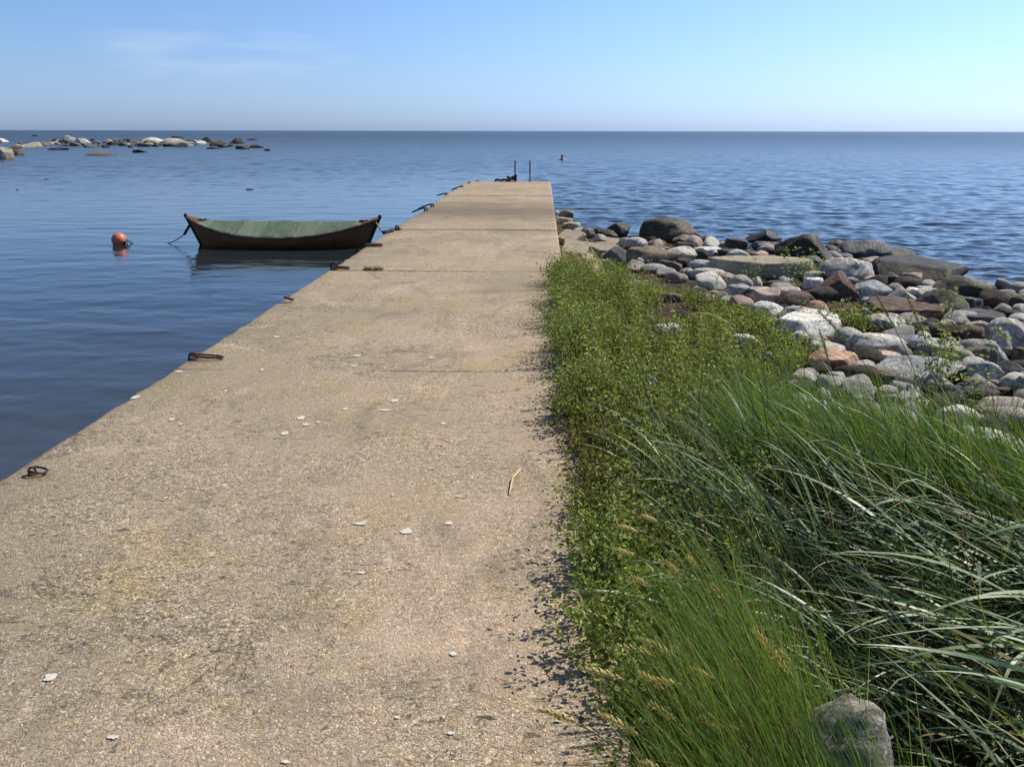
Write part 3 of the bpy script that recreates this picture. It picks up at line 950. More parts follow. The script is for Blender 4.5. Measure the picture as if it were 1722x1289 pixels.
    (zc_, 1653, 288, 1760, 440, 'gr', 'r', 0, 'grey rounded stone cut by the right frame edge', GS),
    (zc_, 598, 218, 882, 345, 'br', 'r', 0, 'brownish stone half covered by grass left of the cream boulder', GS),
    (zc_, 612, 340, 762, 430, 'cr', 'r', 0, 'pale stone glimpsed through the grass blades', GS),
    (zc_, 958, 400, 1065, 490, 'dg', 'r', 0, 'dark grey stone behind the grass below the cream boulder', GS),
]
for i, (zf, x0, y0, x1, y1, cc, sh, wet, lab, grp) in enumerate(HERO):
    a, b = zf(x0, y0), zf(x1, y1)
    nm = 'boulder' if 'boulder' in lab else 'stone'
    place_rock(nm, (a[0], a[1], b[0], b[1]), C[cc], sh, lab, nm, grp, 100 + i, wet=bool(wet), depth_ratio=.75 if sh != 'f' else 1.0, rise=.62)

# long weathered slab, drawn out along its own axis
o = place_rock('stone_slab', (1203, 434, 1356, 466), (.42, .375, .275), 'f', 'long weathered slab with lengthwise grain lying like a log', 'stone slab', None, 301, depth_ratio=.32, rise=.9)
kg = N('grained_slab')
gco = kg.objco()
gn = kg.noise(kg.mapping(gco, (.9, 5, 11)), 3.2, 7, .68, .5)
gf = kg.noise(gco, 30, 5, .7)
gc = kg.ramp(gn.outputs[0], [(.30, (.16, .135, .095)), (.5, (.40, .35, .255)), (.7, (.58, .52, .40))])
gc = kg.mix(1., gc, kg.ramp(gf.outputs[0], [(.3, .7), (.7, 1.25)]), 'MULTIPLY')
kg.bsdf(gc, .9, .2, kg.bump(gn.outputs[0], .9, .04))
o.data.materials[0] = kg.m
o = place_rock('stone_slab', (1058, 419, 1142, 447), (.25, .20, .145), 'f', 'thin brown flat slab pointing from the concrete towards the veined stone', 'stone slab', None, 302, depth_ratio=.5, rise=.9)
o = place_rock('boulder', (1306, 1200, 1492, 1500), (.235, .218, .190), 'r', 'grey cracked boulder under the grass in the bottom corner', 'boulder', None, 303, depth_ratio=.9, rise=.55)
ROCKS.pop()


# broken concrete slabs by the pier
def conc(px0, py0, px1, py1, z, th, tilt, label, sd_, rz=0.0, dep=.7):
    c = at((px0 + px1) / 2, (py0 + py1) / 2, z)
    d = depth_of(c)
    w = (px1 - px0) / F * d / 2
    l = abs(at((px0 + px1) / 2, py0, z).y - at((px0 + px1) / 2, py1, z).y) / 2 * dep
    me = bevel_box_mesh('concrete_slab', (-w, -l, -th), (w, l, 0), .015, .05, 3, sd_)
    o = obj('concrete_slab', me, M['slab'])
    o.location = c; o.rotation_euler = (R(tilt[0]), R(tilt[1]), R(rz))
    tag(o, label, 'concrete slab', 'broken concrete slabs beside the pier')
    ROCKS.append((c.x, c.y, w, l))


conc(948, 402, 990, 423, -.30, .16, (3, 4), 'broken concrete slab lying nearest to the pier wall', 1, -4)
conc(992, 404, 1044, 424, -.34, .16, (2, 3), 'broken concrete slab with a slanting end, right of the nearest one', 2, 10)
conc(1010, 399, 1048, 408, -.38, .14, (0, 8), 'narrow concrete piece behind the slanting slab', 3, -6)
conc(945, 388, 976, 400, -.35, .10, (10, 14), 'leaning shard of concrete at the pier joint', 4, -22, .45)

# small cobbles that fill the gaps
fill_me = [rock_mesh('cobble', 900 + i, 'rrba'[i % 4], 3) for i in range(10)]
for me in fill_me: me.materials.append(M['rock'])
FL = [('gr', 'small grey cobble in the gaps of the rubble shore'), ('db', 'small dark cobble in the gaps of the rubble shore'),
      ('pk', 'small pinkish cobble in the gaps of the rubble shore'), ('lg', 'small pale cobble in the gaps of the rubble shore')]
cnt = 0
rr = random.Random(11)
tries = 0
WEED_R = np.array([(0.2, 1.0), (1.2, 2.0), (1.5, 4.5), (1.75, 6.3), (2.45, 7.8), (2.15, 9.6), (1.2, 11), (.2, 11)])


def inpoly(x, y, P):
    r = False
    j = len(P) - 1
    for i in range(len(P)):
        if ((P[i][1] > y) != (P[j][1] > y)) and (x < (P[j][0] - P[i][0]) * (y - P[i][1]) / (P[j][1] - P[i][1]) + P[i][0]): r = not r
        j = i
    return r


while cnt < 250 and tries < 9000:
    tries += 1
    px, py = rr.uniform(960, 1740), rr.uniform(375, 760)
    p = at(px, py, -.45)
    ys = float(np.interp(p.x, SHX, SHY))
    if p.y > ys + .3 or p.y < 4.3 or p.x < XR + .1: continue
    if inpoly(p.x, p.y, WEED_R) and rr.random() < .95: continue
    if any(((p.x - x) / a) ** 2 + ((p.y - y) / b) ** 2 < .72 for x, y, a, b in ROCKS): continue
    s = rr.uniform(.05, .12) * (1 + .6 * rr.random())
    o = bpy.data.objects.new('cobble', fill_me[cnt % 10]); col.objects.link(o)
    o.location = (p.x, p.y, zg(p.x, p.y) + s * .35)
    o.scale = (s * rr.uniform(.9, 1.4), s * rr.uniform(.8, 1.2), s * rr.uniform(.55, .9))
    o.rotation_euler = (rr.uniform(-.3, .3), rr.uniform(-.3, .3), rr.uniform(0, 6))
    ck, lab = FL[rr.choice([0, 0, 0, 0, 1, 2, 3, 3])]
    if ys - p.y < 1.0: ck, lab = FL[1]
    q = rr.uniform(.8, 1.2)
    o.color = (C[ck][0] * q, C[ck][1] * q, C[ck][2] * q, 1)
    tag(o, lab, 'cobble', 'small cobbles filling the gaps of the rubble shore')
    ROCKS.append((p.x, p.y, s, s))
    cnt += 1
print('COBBLES', cnt, tries)


# ------------------------------------------------------------------ reef far out on the left
def zr(x, y): return x / 3.5875, 200 + y / 3.5875


REEF = [
    (0, 138, 76, 240, 'cr', 'r', 'large pale rock at the left frame edge, nearest of the reef'),
    (-30, 105, 46, 142, 'lg', 'r', 'pale rounded rock behind the large one at the left frame edge'),
    (40, 142, 112, 205, 'br', 'a', 'brown rock right of the large pale one at the left edge'),
    (70, 172, 145, 216, 'br', 'f', 'low brown ledge at the waterline right of the large pale rock'),
    (95, 128, 237, 172, 'cr', 'r', 'long pale humped rock in the left part of the reef'),
    (200, 124, 292, 162, 'br', 'f', 'low brown rock behind the long pale humped one'),
    (378, 84, 477, 135, 'lg', 'p', 'tallest grey peaked rock on the left half of the reef'),
    (298, 165, 402, 186, 'db', 'f', 'flat dark rock awash in front of the peaked grey one'),
    (318, 110, 347, 132, 'dk', 'r', 'tiny dark rock left of the peaked grey one'),
    (343, 113, 407, 148, 'br', 'f', 'brown low rock under the peaked grey one'),
    (403, 128, 482, 163, 'br', 'a', 'brown rough rock right below the peaked grey one'),
    (468, 104, 547, 147, 'lg', 'r', 'pale rock right of the peaked grey one'),
    (513, 144, 602, 171, 'dg', 'f', 'dark grey flat rock in the gap at the middle of the reef'),
    (543, 113, 572, 132, 'db', 'r', 'tiny brown rock standing in the gap of the reef'),
    (523, 186, 692, 218, 'br', 'f', 'low brown rock with weed awash in front of the reef'),
    (618, 149, 662, 172, 'dk', 'a', 'small black rock in front of the middle of the reef'),
    (623, 111, 682, 147, 'cr', 'f', 'pale angular rock at the start of the middle cluster'),
    (653, 124, 727, 157, 'db', 'a', 'brown rock in the middle cluster'),
    (678, 113, 722, 132, 'br', 'f', 'thin brown rock topping the middle cluster'),
    (748, 113, 802, 137, 'dk', 'b', 'small black square rock left of the long white one'),
    (722, 133, 792, 162, 'br', 'f', 'brown flat rock under the black square one'),
    (773, 154, 803, 172, 'dk', 'r', 'tiny dark rock in front of the black square one'),
    (788, 133, 842, 152, 'br', 'f', 'brown sliver of rock right of the black square one'),
    (808, 177, 877, 202, 'dk', 'r', 'lone black rock in open water before the long white one'),
    (865, 98, 1010, 142, 'wh', 'f', 'long white flat-topped rock, brightest of the reef'),
    (988, 103, 1102, 152, 'wh', 'f', 'white sloping rock joined to the right of the brightest one'),
    (1048, 112, 1158, 167, 'cr', 'r', 'cream rounded rock at the right end of the white ones'),
    (983, 134, 1057, 166, 'og', 'a', 'olive rock in front of the white sloping one'),
    (868, 120, 938, 147, 'br', 'a', 'brown rock tucked under the brightest white one'),
    (833, 139, 902, 166, 'br', 'f', 'brown flat rock before the left end of the brightest one'),
    (868, 145, 917, 167, 'dk', 'r', 'tiny black rock before the brightest white one'),
    (918, 149, 957, 167, 'dk', 'f', 'tiny flat black rock before the middle of the brightest one'),
    (1043, 98, 1107, 114, 'dk', 'f', 'dark sliver of rock behind the white sloping one'),
    (1153, 119, 1197, 147, 'cr', 'r', 'small cream rock right of the cream rounded one'),
    (1188, 119, 1247, 152, 'lg', 'r', 'pale rock in front of the dark wedge'),
    (1203, 98, 1292, 138, 'dk', 'p', 'dark wedge-shaped rock in the right part of the reef'),
    (1268, 133, 1332, 162, 'db', 'f', 'dark brown rock right of the pale one'),
    (1293, 114, 1362, 152, 'br', 'r', 'brown domed rock between two dark ones'),
    (1248, 164, 1317, 181, 'dk', 'f', 'black flat rock awash before the dark wedge'),
    (1318, 149, 1372, 172, 'db', 'f', 'brown flat rock before the domed one'),
    (1368, 149, 1412, 167, 'dk', 'f', 'small black rock right of the brown flat one'),
    (1376, 102, 1477, 149, 'dk', 'p', 'dark triangular rock near the right end of the reef'),
    (1488, 112, 1547, 129, 'dk', 'f', 'flat black rock standing off behind the right end'),
    (1428, 147, 1502, 181, 'br', 'p', 'brown pointed rock at the right end of the reef'),
    (1498, 149, 1582, 174, 'dk', 'f', 'long black low rock at the right end of the reef'),
    (1593, 174, 1628, 191, 'dk', 'r', 'tiny black rock farthest right of the reef'),
    (198, 90, 232, 105, 'dk', 'f', 'dark speck of rock close under the horizon'),
]
for i, (x0, y0, x1, y1, cc, sh, lab) in enumerate(REEF):
    a, b = zr(x0, y0), zr(x1, y1)
    h = b[1] - a[1]
    place_rock('rock', (a[0], a[1], b[0], b[1] + h * .95), C[cc] if cc != 'wh' else (.54, .51, .44), sh if sh == 'p' and cc == 'dk' else 'a', lab, 'rock', 'rocks of the reef out in the bay', 500 + i, ground=WATER, depth_ratio=.8, sub=4, rise=.02)

rr = random.Random(77)
rf_me = [rock_mesh('reef_stone', 700 + i, 'a', 2) for i in range(5)]
for me in rf_me: me.materials.append(M['rock'])
for i in range(95):
    px, py = rr.choice([(rr.uniform(20, 250), rr.uniform(238, 246)), (rr.uniform(200, 330), rr.uniform(239, 245)), (rr.uniform(60, 410), rr.uniform(236, 244))])
    p = at(px, py, WATER); d = depth_of(p)
    w = rr.uniform(5, 13) * d / F
    o = bpy.data.objects.new('rock', rf_me[i % 5]); col.objects.link(o)
    o.location = (p.x, p.y, WATER); o.rotation_euler = (0, 0, rr.uniform(0, 6))
    o.scale = (w * .55, w * .5, rr.uniform(1.5, 4.2) * d / F)
    c = C[rr.choice(['br', 'db', 'br', 'og', 'cr'])]; o.color = (*c, 1)
    tag(o, 'one of the small low stones scattered between the larger reef rocks', 'rock', 'low stones awash in the reef')

# ------------------------------------------------------------------ rowing boat
bl, br_ = at(328, 411.5, WATER), at(630, 415, WATER)
bc = at(478, 413, WATER)
bdep = depth_of(bc)
BL = 326 / F * bdep                                       # length over the stems
bt = empty('rowing_boat', (bc.x, bc.y, WATER), R(-1.0))
tag(bt, 'old dark wooden double-ended rowing boat under a green tarpaulin, moored beside the pier', 'rowing boat')
BM = 1.45
NU, NV = 81, 46


def sheer(u): return .245 + .36 * abs(u) ** 2.3


def keel(u): return -.20 + .06 * u * u


def beam(u): return BM / 2 * max(0.0, (1 - abs(u) ** 2.3)) ** .85


def hull_pt(u, v, side=1, off=0.0):
    x = u * BL / 2 * (.84 + .16 * v ** 1.1)
    fl = 1 - (1 - v) ** 1.9                               # section shape
    y = beam(u) * fl + off
    st = v * 6
    y += .014 * (1 - (st - math.floor(st))) * min(1, beam(u) * 4) * (v > .05)
    z = keel(u) + (sheer(u) - keel(u)) * v
    return (x, side * y, z)


mb = MB()
for side in (1, -1):
    vs = []
    for i in range(NU):
        u = -1 + 2 * i / (NU - 1)
        for j in range(NV):
            vs.append(hull_pt(u, j / (NV - 1), side))
    f = [(i * NV + j, (i + 1) * NV + j, (i + 1) * NV + j + 1, i * NV + j + 1) for i in range(NU - 1) for j in range(NV - 1)]
    if side < 0: f = [q[::-1] for q in f]
    mb.add(vs, f)
obj('hull', mb.mesh('hull'), M['hull'], bt)
for side in (1, -1):
    pts = [Vector(hull_pt(u, 1, side)) + Vector((0, side * .012, -.012)) for u in np.linspace(-.995, .995, 60)]
    obj('gunwale', MB().tube(pts, .024, 6).mesh('gunwale'), M['rail'], bt)
for e in (-1, 1):
    pts = [Vector((e * BL / 2 * (.84 + .16 * v ** 1.1) + e * .012, 0, keel(1) + (sheer(1) - keel(1)) * v)) for v in np.linspace(0, 1.02, 12)]
    pts.append(pts[-1] + Vector((e * -.012, 0, .035)))
    obj('stem_post', MB().tube(pts, [.035] * 11 + [.042, .036], 6).mesh('stem_post'), M['stem'], bt)
    # small foredeck
    vs, f = [], []
    us = np.linspace(.80, .99, 10)
    for i, u in enumerate(us):
        b = beam(u)
        for j in range(7):
            w = -1 + 2 * j / 6
            vs.append((e * u * BL / 2, b * w * .97, sheer(u) + .012 + .015 * (1 - w * w)))
            vs.append((e * u * BL / 2, b * w * .97, sheer(u) - .015))
    n = 14
    for i in range(9):
        for j in range(6):
            q = (i * n + j * 2, (i + 1) * n + j * 2, (i + 1) * n + j * 2 + 2, i * n + j * 2 + 2)
            f.append(q if e < 0 else q[::-1]); f.append(tuple(k + 1 for k in q))
    obj('foredeck', MB().add(vs, f).mesh('foredeck'), M['rail'], bt)
    # coiled line end on the foredeck
    cpts = [(e * BL / 2 * .84 + .07 * math.cos(t) + .02 * math.sin(3 * t), .07 * math.sin(t), sheer(.84) + .045 + .012 * math.sin(2.3 * t)) for t in np.linspace(0, 11, 40)]
    obj('rope_coil', MB().tube(cpts, .011, 5).mesh('rope_coil'), M['darkrope'], bt)
# tarpaulin
vs = []
TU, TW = 90, 41
for i in range(TU):
    u = -.84 + 1.68 * i / (TU - 1)
    b = beam(u) + .028
    for j in range(TW):
        w = -1.0 + 2.0 * j / (TW - 1)
        ww = w / .93
        if abs(ww) <= 1:
            y = b * ww
            z = sheer(u) + .022 + max(.03, .505 - sheer(u)) * (1 - abs(ww) ** 1.25) - .012 * (1 - (2 * abs(ww) - 1) ** 2)
            z += .014 * mnoise.noise(Vector((u * 9, ww * 2.2, 0))) - .012 * abs(math.sin(u * 8.4)) * (1 - ww * ww)
        else:
            s = 1 if w > 0 else -1
            t = (abs(ww) - 1) / (1 / .93 - 1)
            drop = .048 + .022 * mnoise.noise(Vector((u * 14, s * 3, 5))) + .015 * math.sin(u * 31)
            y = s * (b + .012 + .006 * math.sin(u * 40))
            z = sheer(u) + .022 - drop * t
        vs.append((u * BL / 2, y, z))
f = [(i * TW + j, (i + 1) * TW + j, (i + 1) * TW + j + 1, i * TW + j + 1) for i in range(TU - 1) for j in range(TW - 1)]
tarp = obj('tarpaulin', MB().add(vs, f).mesh('tarpaulin'), M['tarp'], bt)
md = tarp.modifiers.new('thickness', 'SOLIDIFY'); md.thickness = .004
# frayed hem cord
for side in (1, -1):
    pts = [Vector((u * BL / 2, side * (beam(u) + .046), sheer(u) - .008 + .008 * math.sin(u * 37))) for u in np.linspace(-.82, .82, 70)]
    obj('hem_cord', MB().tube(pts, .006, 5).mesh('hem_cord'), M['darkrope'], bt)
# loop hanging over the side
q = Vector(hull_pt(.33, 1, -1))
obj('side_loop', MB().tube([q + Vector((0, -.03, .03)), q + Vector((-.01, -.05, -.05)), q + Vector((.005, -.04, -.13)), q + Vector((.03, -.05, -.06)), q + Vector((.02, -.03, .02))], .009, 5).mesh('side_loop'), M['darkrope'], bt)
BMAT = Matrix.Translation(Vector((bc.x, bc.y, WATER))) @ Matrix.Rotation(R(-1), 4, 'Z')
stemL = BMAT @ Vector((-BL / 2 * .965, 0, sheer(1) - .16))
stemR = BMAT @ Vector((BL / 2 * .965, 0, sheer(1) - .10))


def sag(a, b, n, s):
    a, b = Vector(a), Vector(b)
    return [a.lerp(b, t) - Vector((0, 0, s * 4 * t * (1 - t))) for t in np.linspace(0, 1, n)]


# ------------------------------------------------------------------ buoy and mooring ropes
by = at(201, 411, WATER)
brad = 12.0 / F * depth_of(by)
bu = empty('buoy', (by.x, by.y, WATER + brad * .62))
tag(bu, 'round orange mooring buoy floating left of the boat', 'buoy')
bm = bmesh.new()
bmesh.ops.create_uvsphere(bm, u_segments=40, v_segments=26, radius=brad)
for v in bm.verts:
    t = max(0, v.co.z / brad - .80)
    v.co.z *= 1.02
for f_ in bm.faces: f_.smooth = True
me = bpy.data.meshes.new('float_ball'); bm.to_mesh(me); bm.free()
obj('float_ball', me, M['buoy'], bu)
eyec = Vector((brad * .80, -.35 * brad, -.35 * brad))
obj('neck', MB().tube([eyec * .8, eyec * 1.22], [brad * .30, brad * .24], 14).mesh('neck'), M['darkiron'], bu)
ring = [eyec * 1.3 + Vector((.05 * math.cos(t), 0, .05 * math.sin(t))) for t in np.linspace(0, 2 * PI, 18)[:-1]]
obj('eye_ring', MB().tube(ring, .011, 6, True).mesh('eye_ring'), M['darkiron'], bu)
re_ = at(233, 407.5, WATER)
a0 = Vector((by.x, by.y, WATER + brad * .62)) + Vector((brad * .9, -.2 * brad, .25 * brad))
mr_ = empty('mooring_rope', tuple(a0))
tag(mr_, 'thin dark rope dipping into the water between the buoy and the boat', 'rope')
inv = Vector(a0)
o = obj('buoy_line', MB().tube([p - inv for p in sag(a0, re_ + Vector((0, 0, -.05)), 12, .03)], .012, 6).mesh('buoy_line'), M['darkrope'], mr_)
hs0 = stemL; hs1 = at(310, 394, WATER + .22)
hs1 = stemL + (hs1 - stemL) * 1.0
w0 = at(262, 407.5, WATER)
o = obj('boat_line', MB().tube([p - inv for p in sag(hs1, w0 + Vector((0, 0, -.06)), 16, .06)], .011, 6).mesh('boat_line'), M['rope'], mr_)
o = obj('chafe_hose', MB().tube([p - inv for p in sag(stemL, hs1, 5, .0)], .030, 8).mesh('chafe_hose'), M['darkiron'], mr_)
# line from the other stem to the pier
c0 = at(661, 387, .02)
m0 = at(645, 391, .03)
pl = empty('mooring_rope', tuple(stemR))
tag(pl, 'short dark rope from the boat to an eye bolt on the pier edge', 'rope')
inv = Vector(stemR)
o = obj('line', MB().tube([p - inv for p in sag(stemR, m0, 8, .015) + sag(m0, c0, 6, .0)[1:]], .016, 6).mesh('line'), M['rope'], pl)
o = obj('splice', MB().tube([p - inv for p in sag(m0, c0, 6, .0)], [.03, .034, .024, .032, .04, .03], 7).mesh('splice'), M['darkrope'], pl)


# ------------------------------------------------------------------ iron on the pier edge
def mooring(name, px, py, label, ring_w=0, ring_len=0, ang=0., staple_h=.07, staple_w=.06, rod=.011, group='rusty mooring irons along the pier edge', z=0., mat='rust', lift=0.0, drop=0.0):
    p = at(px, py, z)
    t = empty(name, (p.x, p.y, z + .002))
    tag(t, label, 'mooring iron', group)
    if staple_h:
        pts = [Vector((-staple_w / 2, 0, -.03))] + [Vector((-staple_w / 2 * math.cos(a), .006 * math.sin(3 * a), staple_h * math.sin(a) ** .8)) for a in np.linspace(.05, PI - .05, 12)] + [Vector((staple_w / 2, 0, -.03))]
        m = Matrix.Rotation(ang + .5, 3, 'Z')
        obj('staple', MB().tube([m @ q for q in pts], rod, 8).mesh('staple'), M['darkiron' if mat == 'dark' else 'rust'], t)
        sp = MB().tube([(0, 0, -.002), (0, 0, .004)], [staple_w * .75, staple_w * .7], 14)
        obj('foot_plate', sp.mesh('foot_plate'), M['rust'], t)
    if ring_w:
        pts = []
        for a in np.linspace(0, 2 * PI, 29)[:-1]:
            c, s = math.cos(a), math.sin(a)
            x = ring_len / 2 * (1 if c > 0 else -1) * abs(c) ** .75 + ring_len / 2 - .012
            y = ring_w / 2 * s
            pts.append(Vector((x, y, rod + .004 + lift * max(0, 1 - x / ring_len) - drop * max(0, x / ring_len) ** 1.5 + (.025 if drop else 0))))
        m = Matrix.Rotation(ang, 3, 'Z')
        obj('ring', MB().tube([m @ q for q in pts], rod, 8, True).mesh('ring'), M['darkiron' if mat == 'dark' else 'rust'], t)
    return t


mooring('mooring_ring', 55, 798, 'small round iron ring lying at the pier edge nearest the camera', .070, .080, R(8), .040, .032, .0058, lift=.02, mat='dark')
mooring('mooring_ring', 325, 604, 'long narrow rusty ring lying flat from its arched staple on the pier edge', .07, .235, R(4), .050, .058, .0078, lift=.02)
mooring('mooring_ring', 562, 452.5, 'rusty staple and flat link at the third joint, before the boat bow', .10, .20, R(2), .080, .080, .0105, lift=.01, z=.0)
mooring('mooring_ring', 617, 414, 'rusty lump of a folded ring on the pier edge beside the boat', .13, .24, R(-2), .0, .07, .016)
mooring('mooring_ring', 668, 387, 'dark eye bolt that holds the rope from the boat', .05, .07, R(10), .07, .07, .016, mat='dark')
mooring('mooring_ring', 482, 508.5, 'bent rusty stub of a sheared bolt on the pier edge', .022, .075, R(25), .0, .03, .013, lift=.03)
mooring('mooring_ring', 716, 353, 'dark iron link hanging over the edge at the sunken slab, lower of a pair', .07, .30, R(186), .05, .06, .015, mat='dark', drop=.10)
mooring('mooring_ring', 727, 346.5, 'dark iron link hanging over the edge at the sunken slab, upper of a pair', .07, .34, R(184), .05, .06, .015, mat='dark', drop=.12)
mooring('mooring_ring', 751, 328, 'flat dark iron cleat on the edge at the last joint', .08, .26, R(182), .05, .06, .016, mat='dark', drop=.06)
mooring('mooring_ring', 777, 316, 'dark iron ring on the edge midway along the last slab', .09, .32, R(186), .06, .06, .018, mat='dark', drop=.12)
mooring('mooring_ring', 789, 309.5, 'small dark staple close to the far corner of the pier', .0, .0, R(10), .06, .11, .018, mat='dark')
mooring('mooring_ring', 803, 305.6, 'small dark staple at the far left corner of the pier end', .0, .0, R(10), .04, .16, .016, mat='dark')

# ------------------------------------------------------------------ ladder at the end of the pier
lx0, lx1 = at(866, 305.5).x, at(891, 305.5).x
lad = empty('bathing_ladder', ((lx0 + lx1) / 2, YEND + .06, 0))
tag(lad, 'dark iron bathing ladder whose two handrails stand above the end of the pier', 'ladder')
hw = (lx1 - lx0) / 2
for s in (-1, 1):
    pts = [(s * hw, .10, -1.7), (s * hw, .10, -.1), (s * hw, .06, .15), (s * hw, .0, .30), (s * hw, 0, .64 if s > 0 else .66), (s * hw, -.03, .67), (s * hw, -.07, .675)]
    obj('handrail', MB().tube(pts, .022, 8).mesh('handrail'), M['darkiron'], lad)
    obj('foot', bevel_box_mesh('foot', (s * hw - .05, -.14, .002), (s * hw + .05, -.02, .03), .006), M['darkiron'], lad)
    obj('bracket', MB().tube([(s * hw, -.08, .02), (s * hw, .03, .22)], .014, 6).mesh('bracket'), M['darkiron'], lad)
for k in range(5):
    obj('rung', MB().tube([(-hw, .10, -.2 - .28 * k), (hw, .10, -.2 - .28 * k)], .016, 8).mesh('rung'), M['darkiron'], lad)
ropepts = []
r3 = random.Random(5)
p0, p1 = at(834, 304.5), at(868, 303)
for t in np.linspace(0, 1, 60):
    q = p0.lerp(p1, t)
    ropepts.append((q.x + .05 * math.sin(t * 40), YEND - .25 + .14 * math.sin(t * 23), .05 + .03 * abs(math.sin(t * 31)) + (.16 * max(0, (t - .72) / .28) ** 1.5)))
for t in np.linspace(0, 5 * PI, 50):
    ropepts.append((p1.x - .12 + .14 * math.cos(t), YEND - .16 + .10 * math.sin(t), .05 + .035 * math.sin(t * 1.7) + .006 * t))
tag(obj('rope_heap', MB().tube(ropepts, .032, 7).mesh('rope_heap'), M['darkrope']), 'heap of black rope lying at the pier end against the left handrail', 'rope')

# ------------------------------------------------------------------ swimmer
sw = at(945, 268.5, WATER)
sdp = depth_of(sw)
pers = empty('person', (sw.x, sw.y, WATER - .01))
tag(pers, 'person swimming far out beyond the end of the pier, only head and shoulders showing', 'person')
bpts = dict(hips=(0, .55, -.42), waist=(0, .30, -.26), chest=(0, .08, -.06), neck=(0, -.02, .10), head=(0, -.06, .235), crown=(0, -.04, .31),
            sl=(-.19, .06, .0), el=(-.40, -.14, -.10), hl=(-.28, -.42, -.09), sr=(.19, .06, .0), er=(.40, -.14, -.10), hr=(.28, -.42, -.09),
            kl=(-.12, .95, -.50), fl=(-.16, 1.35, -.42), kr=(.12, .95, -.50), fr=(.16, 1.35, -.42))
rad_ = dict(hips=.15, waist=.135, chest=.15, neck=.065, head=.105, crown=.075, sl=.085, el=.05, hl=.035, sr=.085, er=.05, hr=.035, kl=.07, fl=.045, kr=.07, fr=.045)
keys = list(bpts)
ed = [('hips', 'waist'), ('waist', 'chest'), ('chest', 'neck'), ('neck', 'head'), ('head', 'crown'), ('chest', 'sl'), ('sl', 'el'), ('el', 'hl'),
      ('chest', 'sr'), ('sr', 'er'), ('er', 'hr'), ('hips', 'kl'), ('kl', 'fl'), ('hips', 'kr'), ('kr', 'fr')]
me = bpy.data.meshes.new('body')
me.from_pydata([bpts[k] for k in keys], [(keys.index(a), keys.index(b)) for a, b in ed], [])
o = obj('body', me, M['skin'], pers)
o.modifiers.new('skin', 'SKIN'); s_ = o.modifiers.new('sub', 'SUBSURF'); s_.levels = s_.render_levels = 2
for i, k in enumerate(keys):
    me.skin_vertices[0].data[i].radius = (rad_[k], rad_[k])
    me.skin_vertices[0].data[i].use_root = (k == 'hips')
bm = bmesh.new(); bmesh.ops.create_uvsphere(bm, u_segments=20, v_segments=14, radius=.108)
for v in bm.verts:
    if v.co.y > 0: v.co.y *= 1.05
    if v.co.y < 0 and v.co.z < .035: v.co *= .80
    v.co += mnoise.noise_vector(v.co * 20) * .006
for f_ in bm.faces: f_.smooth = True
me = bpy.data.meshes.new('hair'); bm.to_mesh(me); bm.free()
o = obj('hair', me, M['hair'], pers); o.location = (0, -.045, .275)
pers.scale = (1.06, 1.06, 1.06)
pers.rotation_euler = (0, 0, R(25))

# small floating things in the bay
for px, py, wpx, hpx, lab in ((78, 302, 10, 4, 'dark bit of drifting weed, left part of the bay'), (29, 319.5, 6, 3, 'tiny dark drifting scrap nearest the left frame edge'), (420, 319, 20, 4, 'dark drifting clump of weed beyond the boat')):
    p = at(px, py, WATER); d = depth_of(p)
    me = rock_mesh('weed', int(px), 'f', 2)
    bake_scale(me, (wpx / 3.2 * d / F, wpx / 4 * d / F, hpx / 3 * d / F))
    o = obj('drifting_weed', me, M['wet']); o.location = (p.x, p.y, WATER + .01); o.color = (.04, .035, .025, 1)
    tag(o, lab, 'seaweed')


# ------------------------------------------------------------------ vegetation generators
def blades(base, head, length, width, lean0, bend, power=1.6, seg=7, kink=None, twist=None, tip=.0, wprof=None):
    """curved tapering blades; returns verts, quads, per-blade repeat count"""
    n = len(base)
    t = np.linspace(0, 1, seg + 1)
    ang = lean0[:, None] + bend[:, None] * t[None, :] ** power
    if kink is not None:
        kt, ka = kink
        ang = ang + ka[:, None] * np.clip((t[None, :] - kt[:, None]) / .12, 0, 1)
    ds = (length / seg)[:, None]
    mid = (ang[:, 1:] + ang[:, :-1]) / 2
    hor = np.concatenate([np.zeros((n, 1)), np.cumsum(np.sin(mid) * ds, 1)], 1)
    ver = np.concatenate([np.zeros((n, 1)), np.cumsum(np.cos(mid) * ds, 1)], 1)
    hx, hy = np.cos(head)[:, None], np.sin(head)[:, None]
    P = np.stack([base[:, 0:1] + hor * hx, base[:, 1:2] + hor * hy, base[:, 2:3] + ver], -1)
    tw = (twist if twist is not None else np.zeros(n))[:, None] * (0.3 + t[None, :])
    side = np.stack([-hy + 0 * t, hx + 0 * t, 0 * t + np.zeros((n, 1))], -1)
    nor = np.stack([-np.cos(ang) * hx, -np.cos(ang) * hy, np.sin(ang)], -1)
    wd_ = side * np.cos(tw)[..., None] + nor * np.sin(tw)[..., None]
    prof = (np.clip(1.0 - t ** 2.2, tip, 1) * np.clip(.55 + t * 2.2, 0, 1)) if wprof is None else wprof(t)
    hw_ = (width[:, None] * prof[None, :] / 2)[..., None]
    A_, B_ = P - wd_ * hw_, P + wd_ * hw_
    V = np.stack([A_, B_], 2).reshape(n, -1, 3)
    k = np.arange(seg)
    q = np.stack([2 * k, 2 * k + 1, 2 * k + 3, 2 * k + 2], -1)
    Fq = (q[None] + (np.arange(n) * 2 * (seg + 1))[:, None, None]).reshape(-1, 4)
    return V.reshape(-1, 3), Fq, 2 * (seg + 1), P


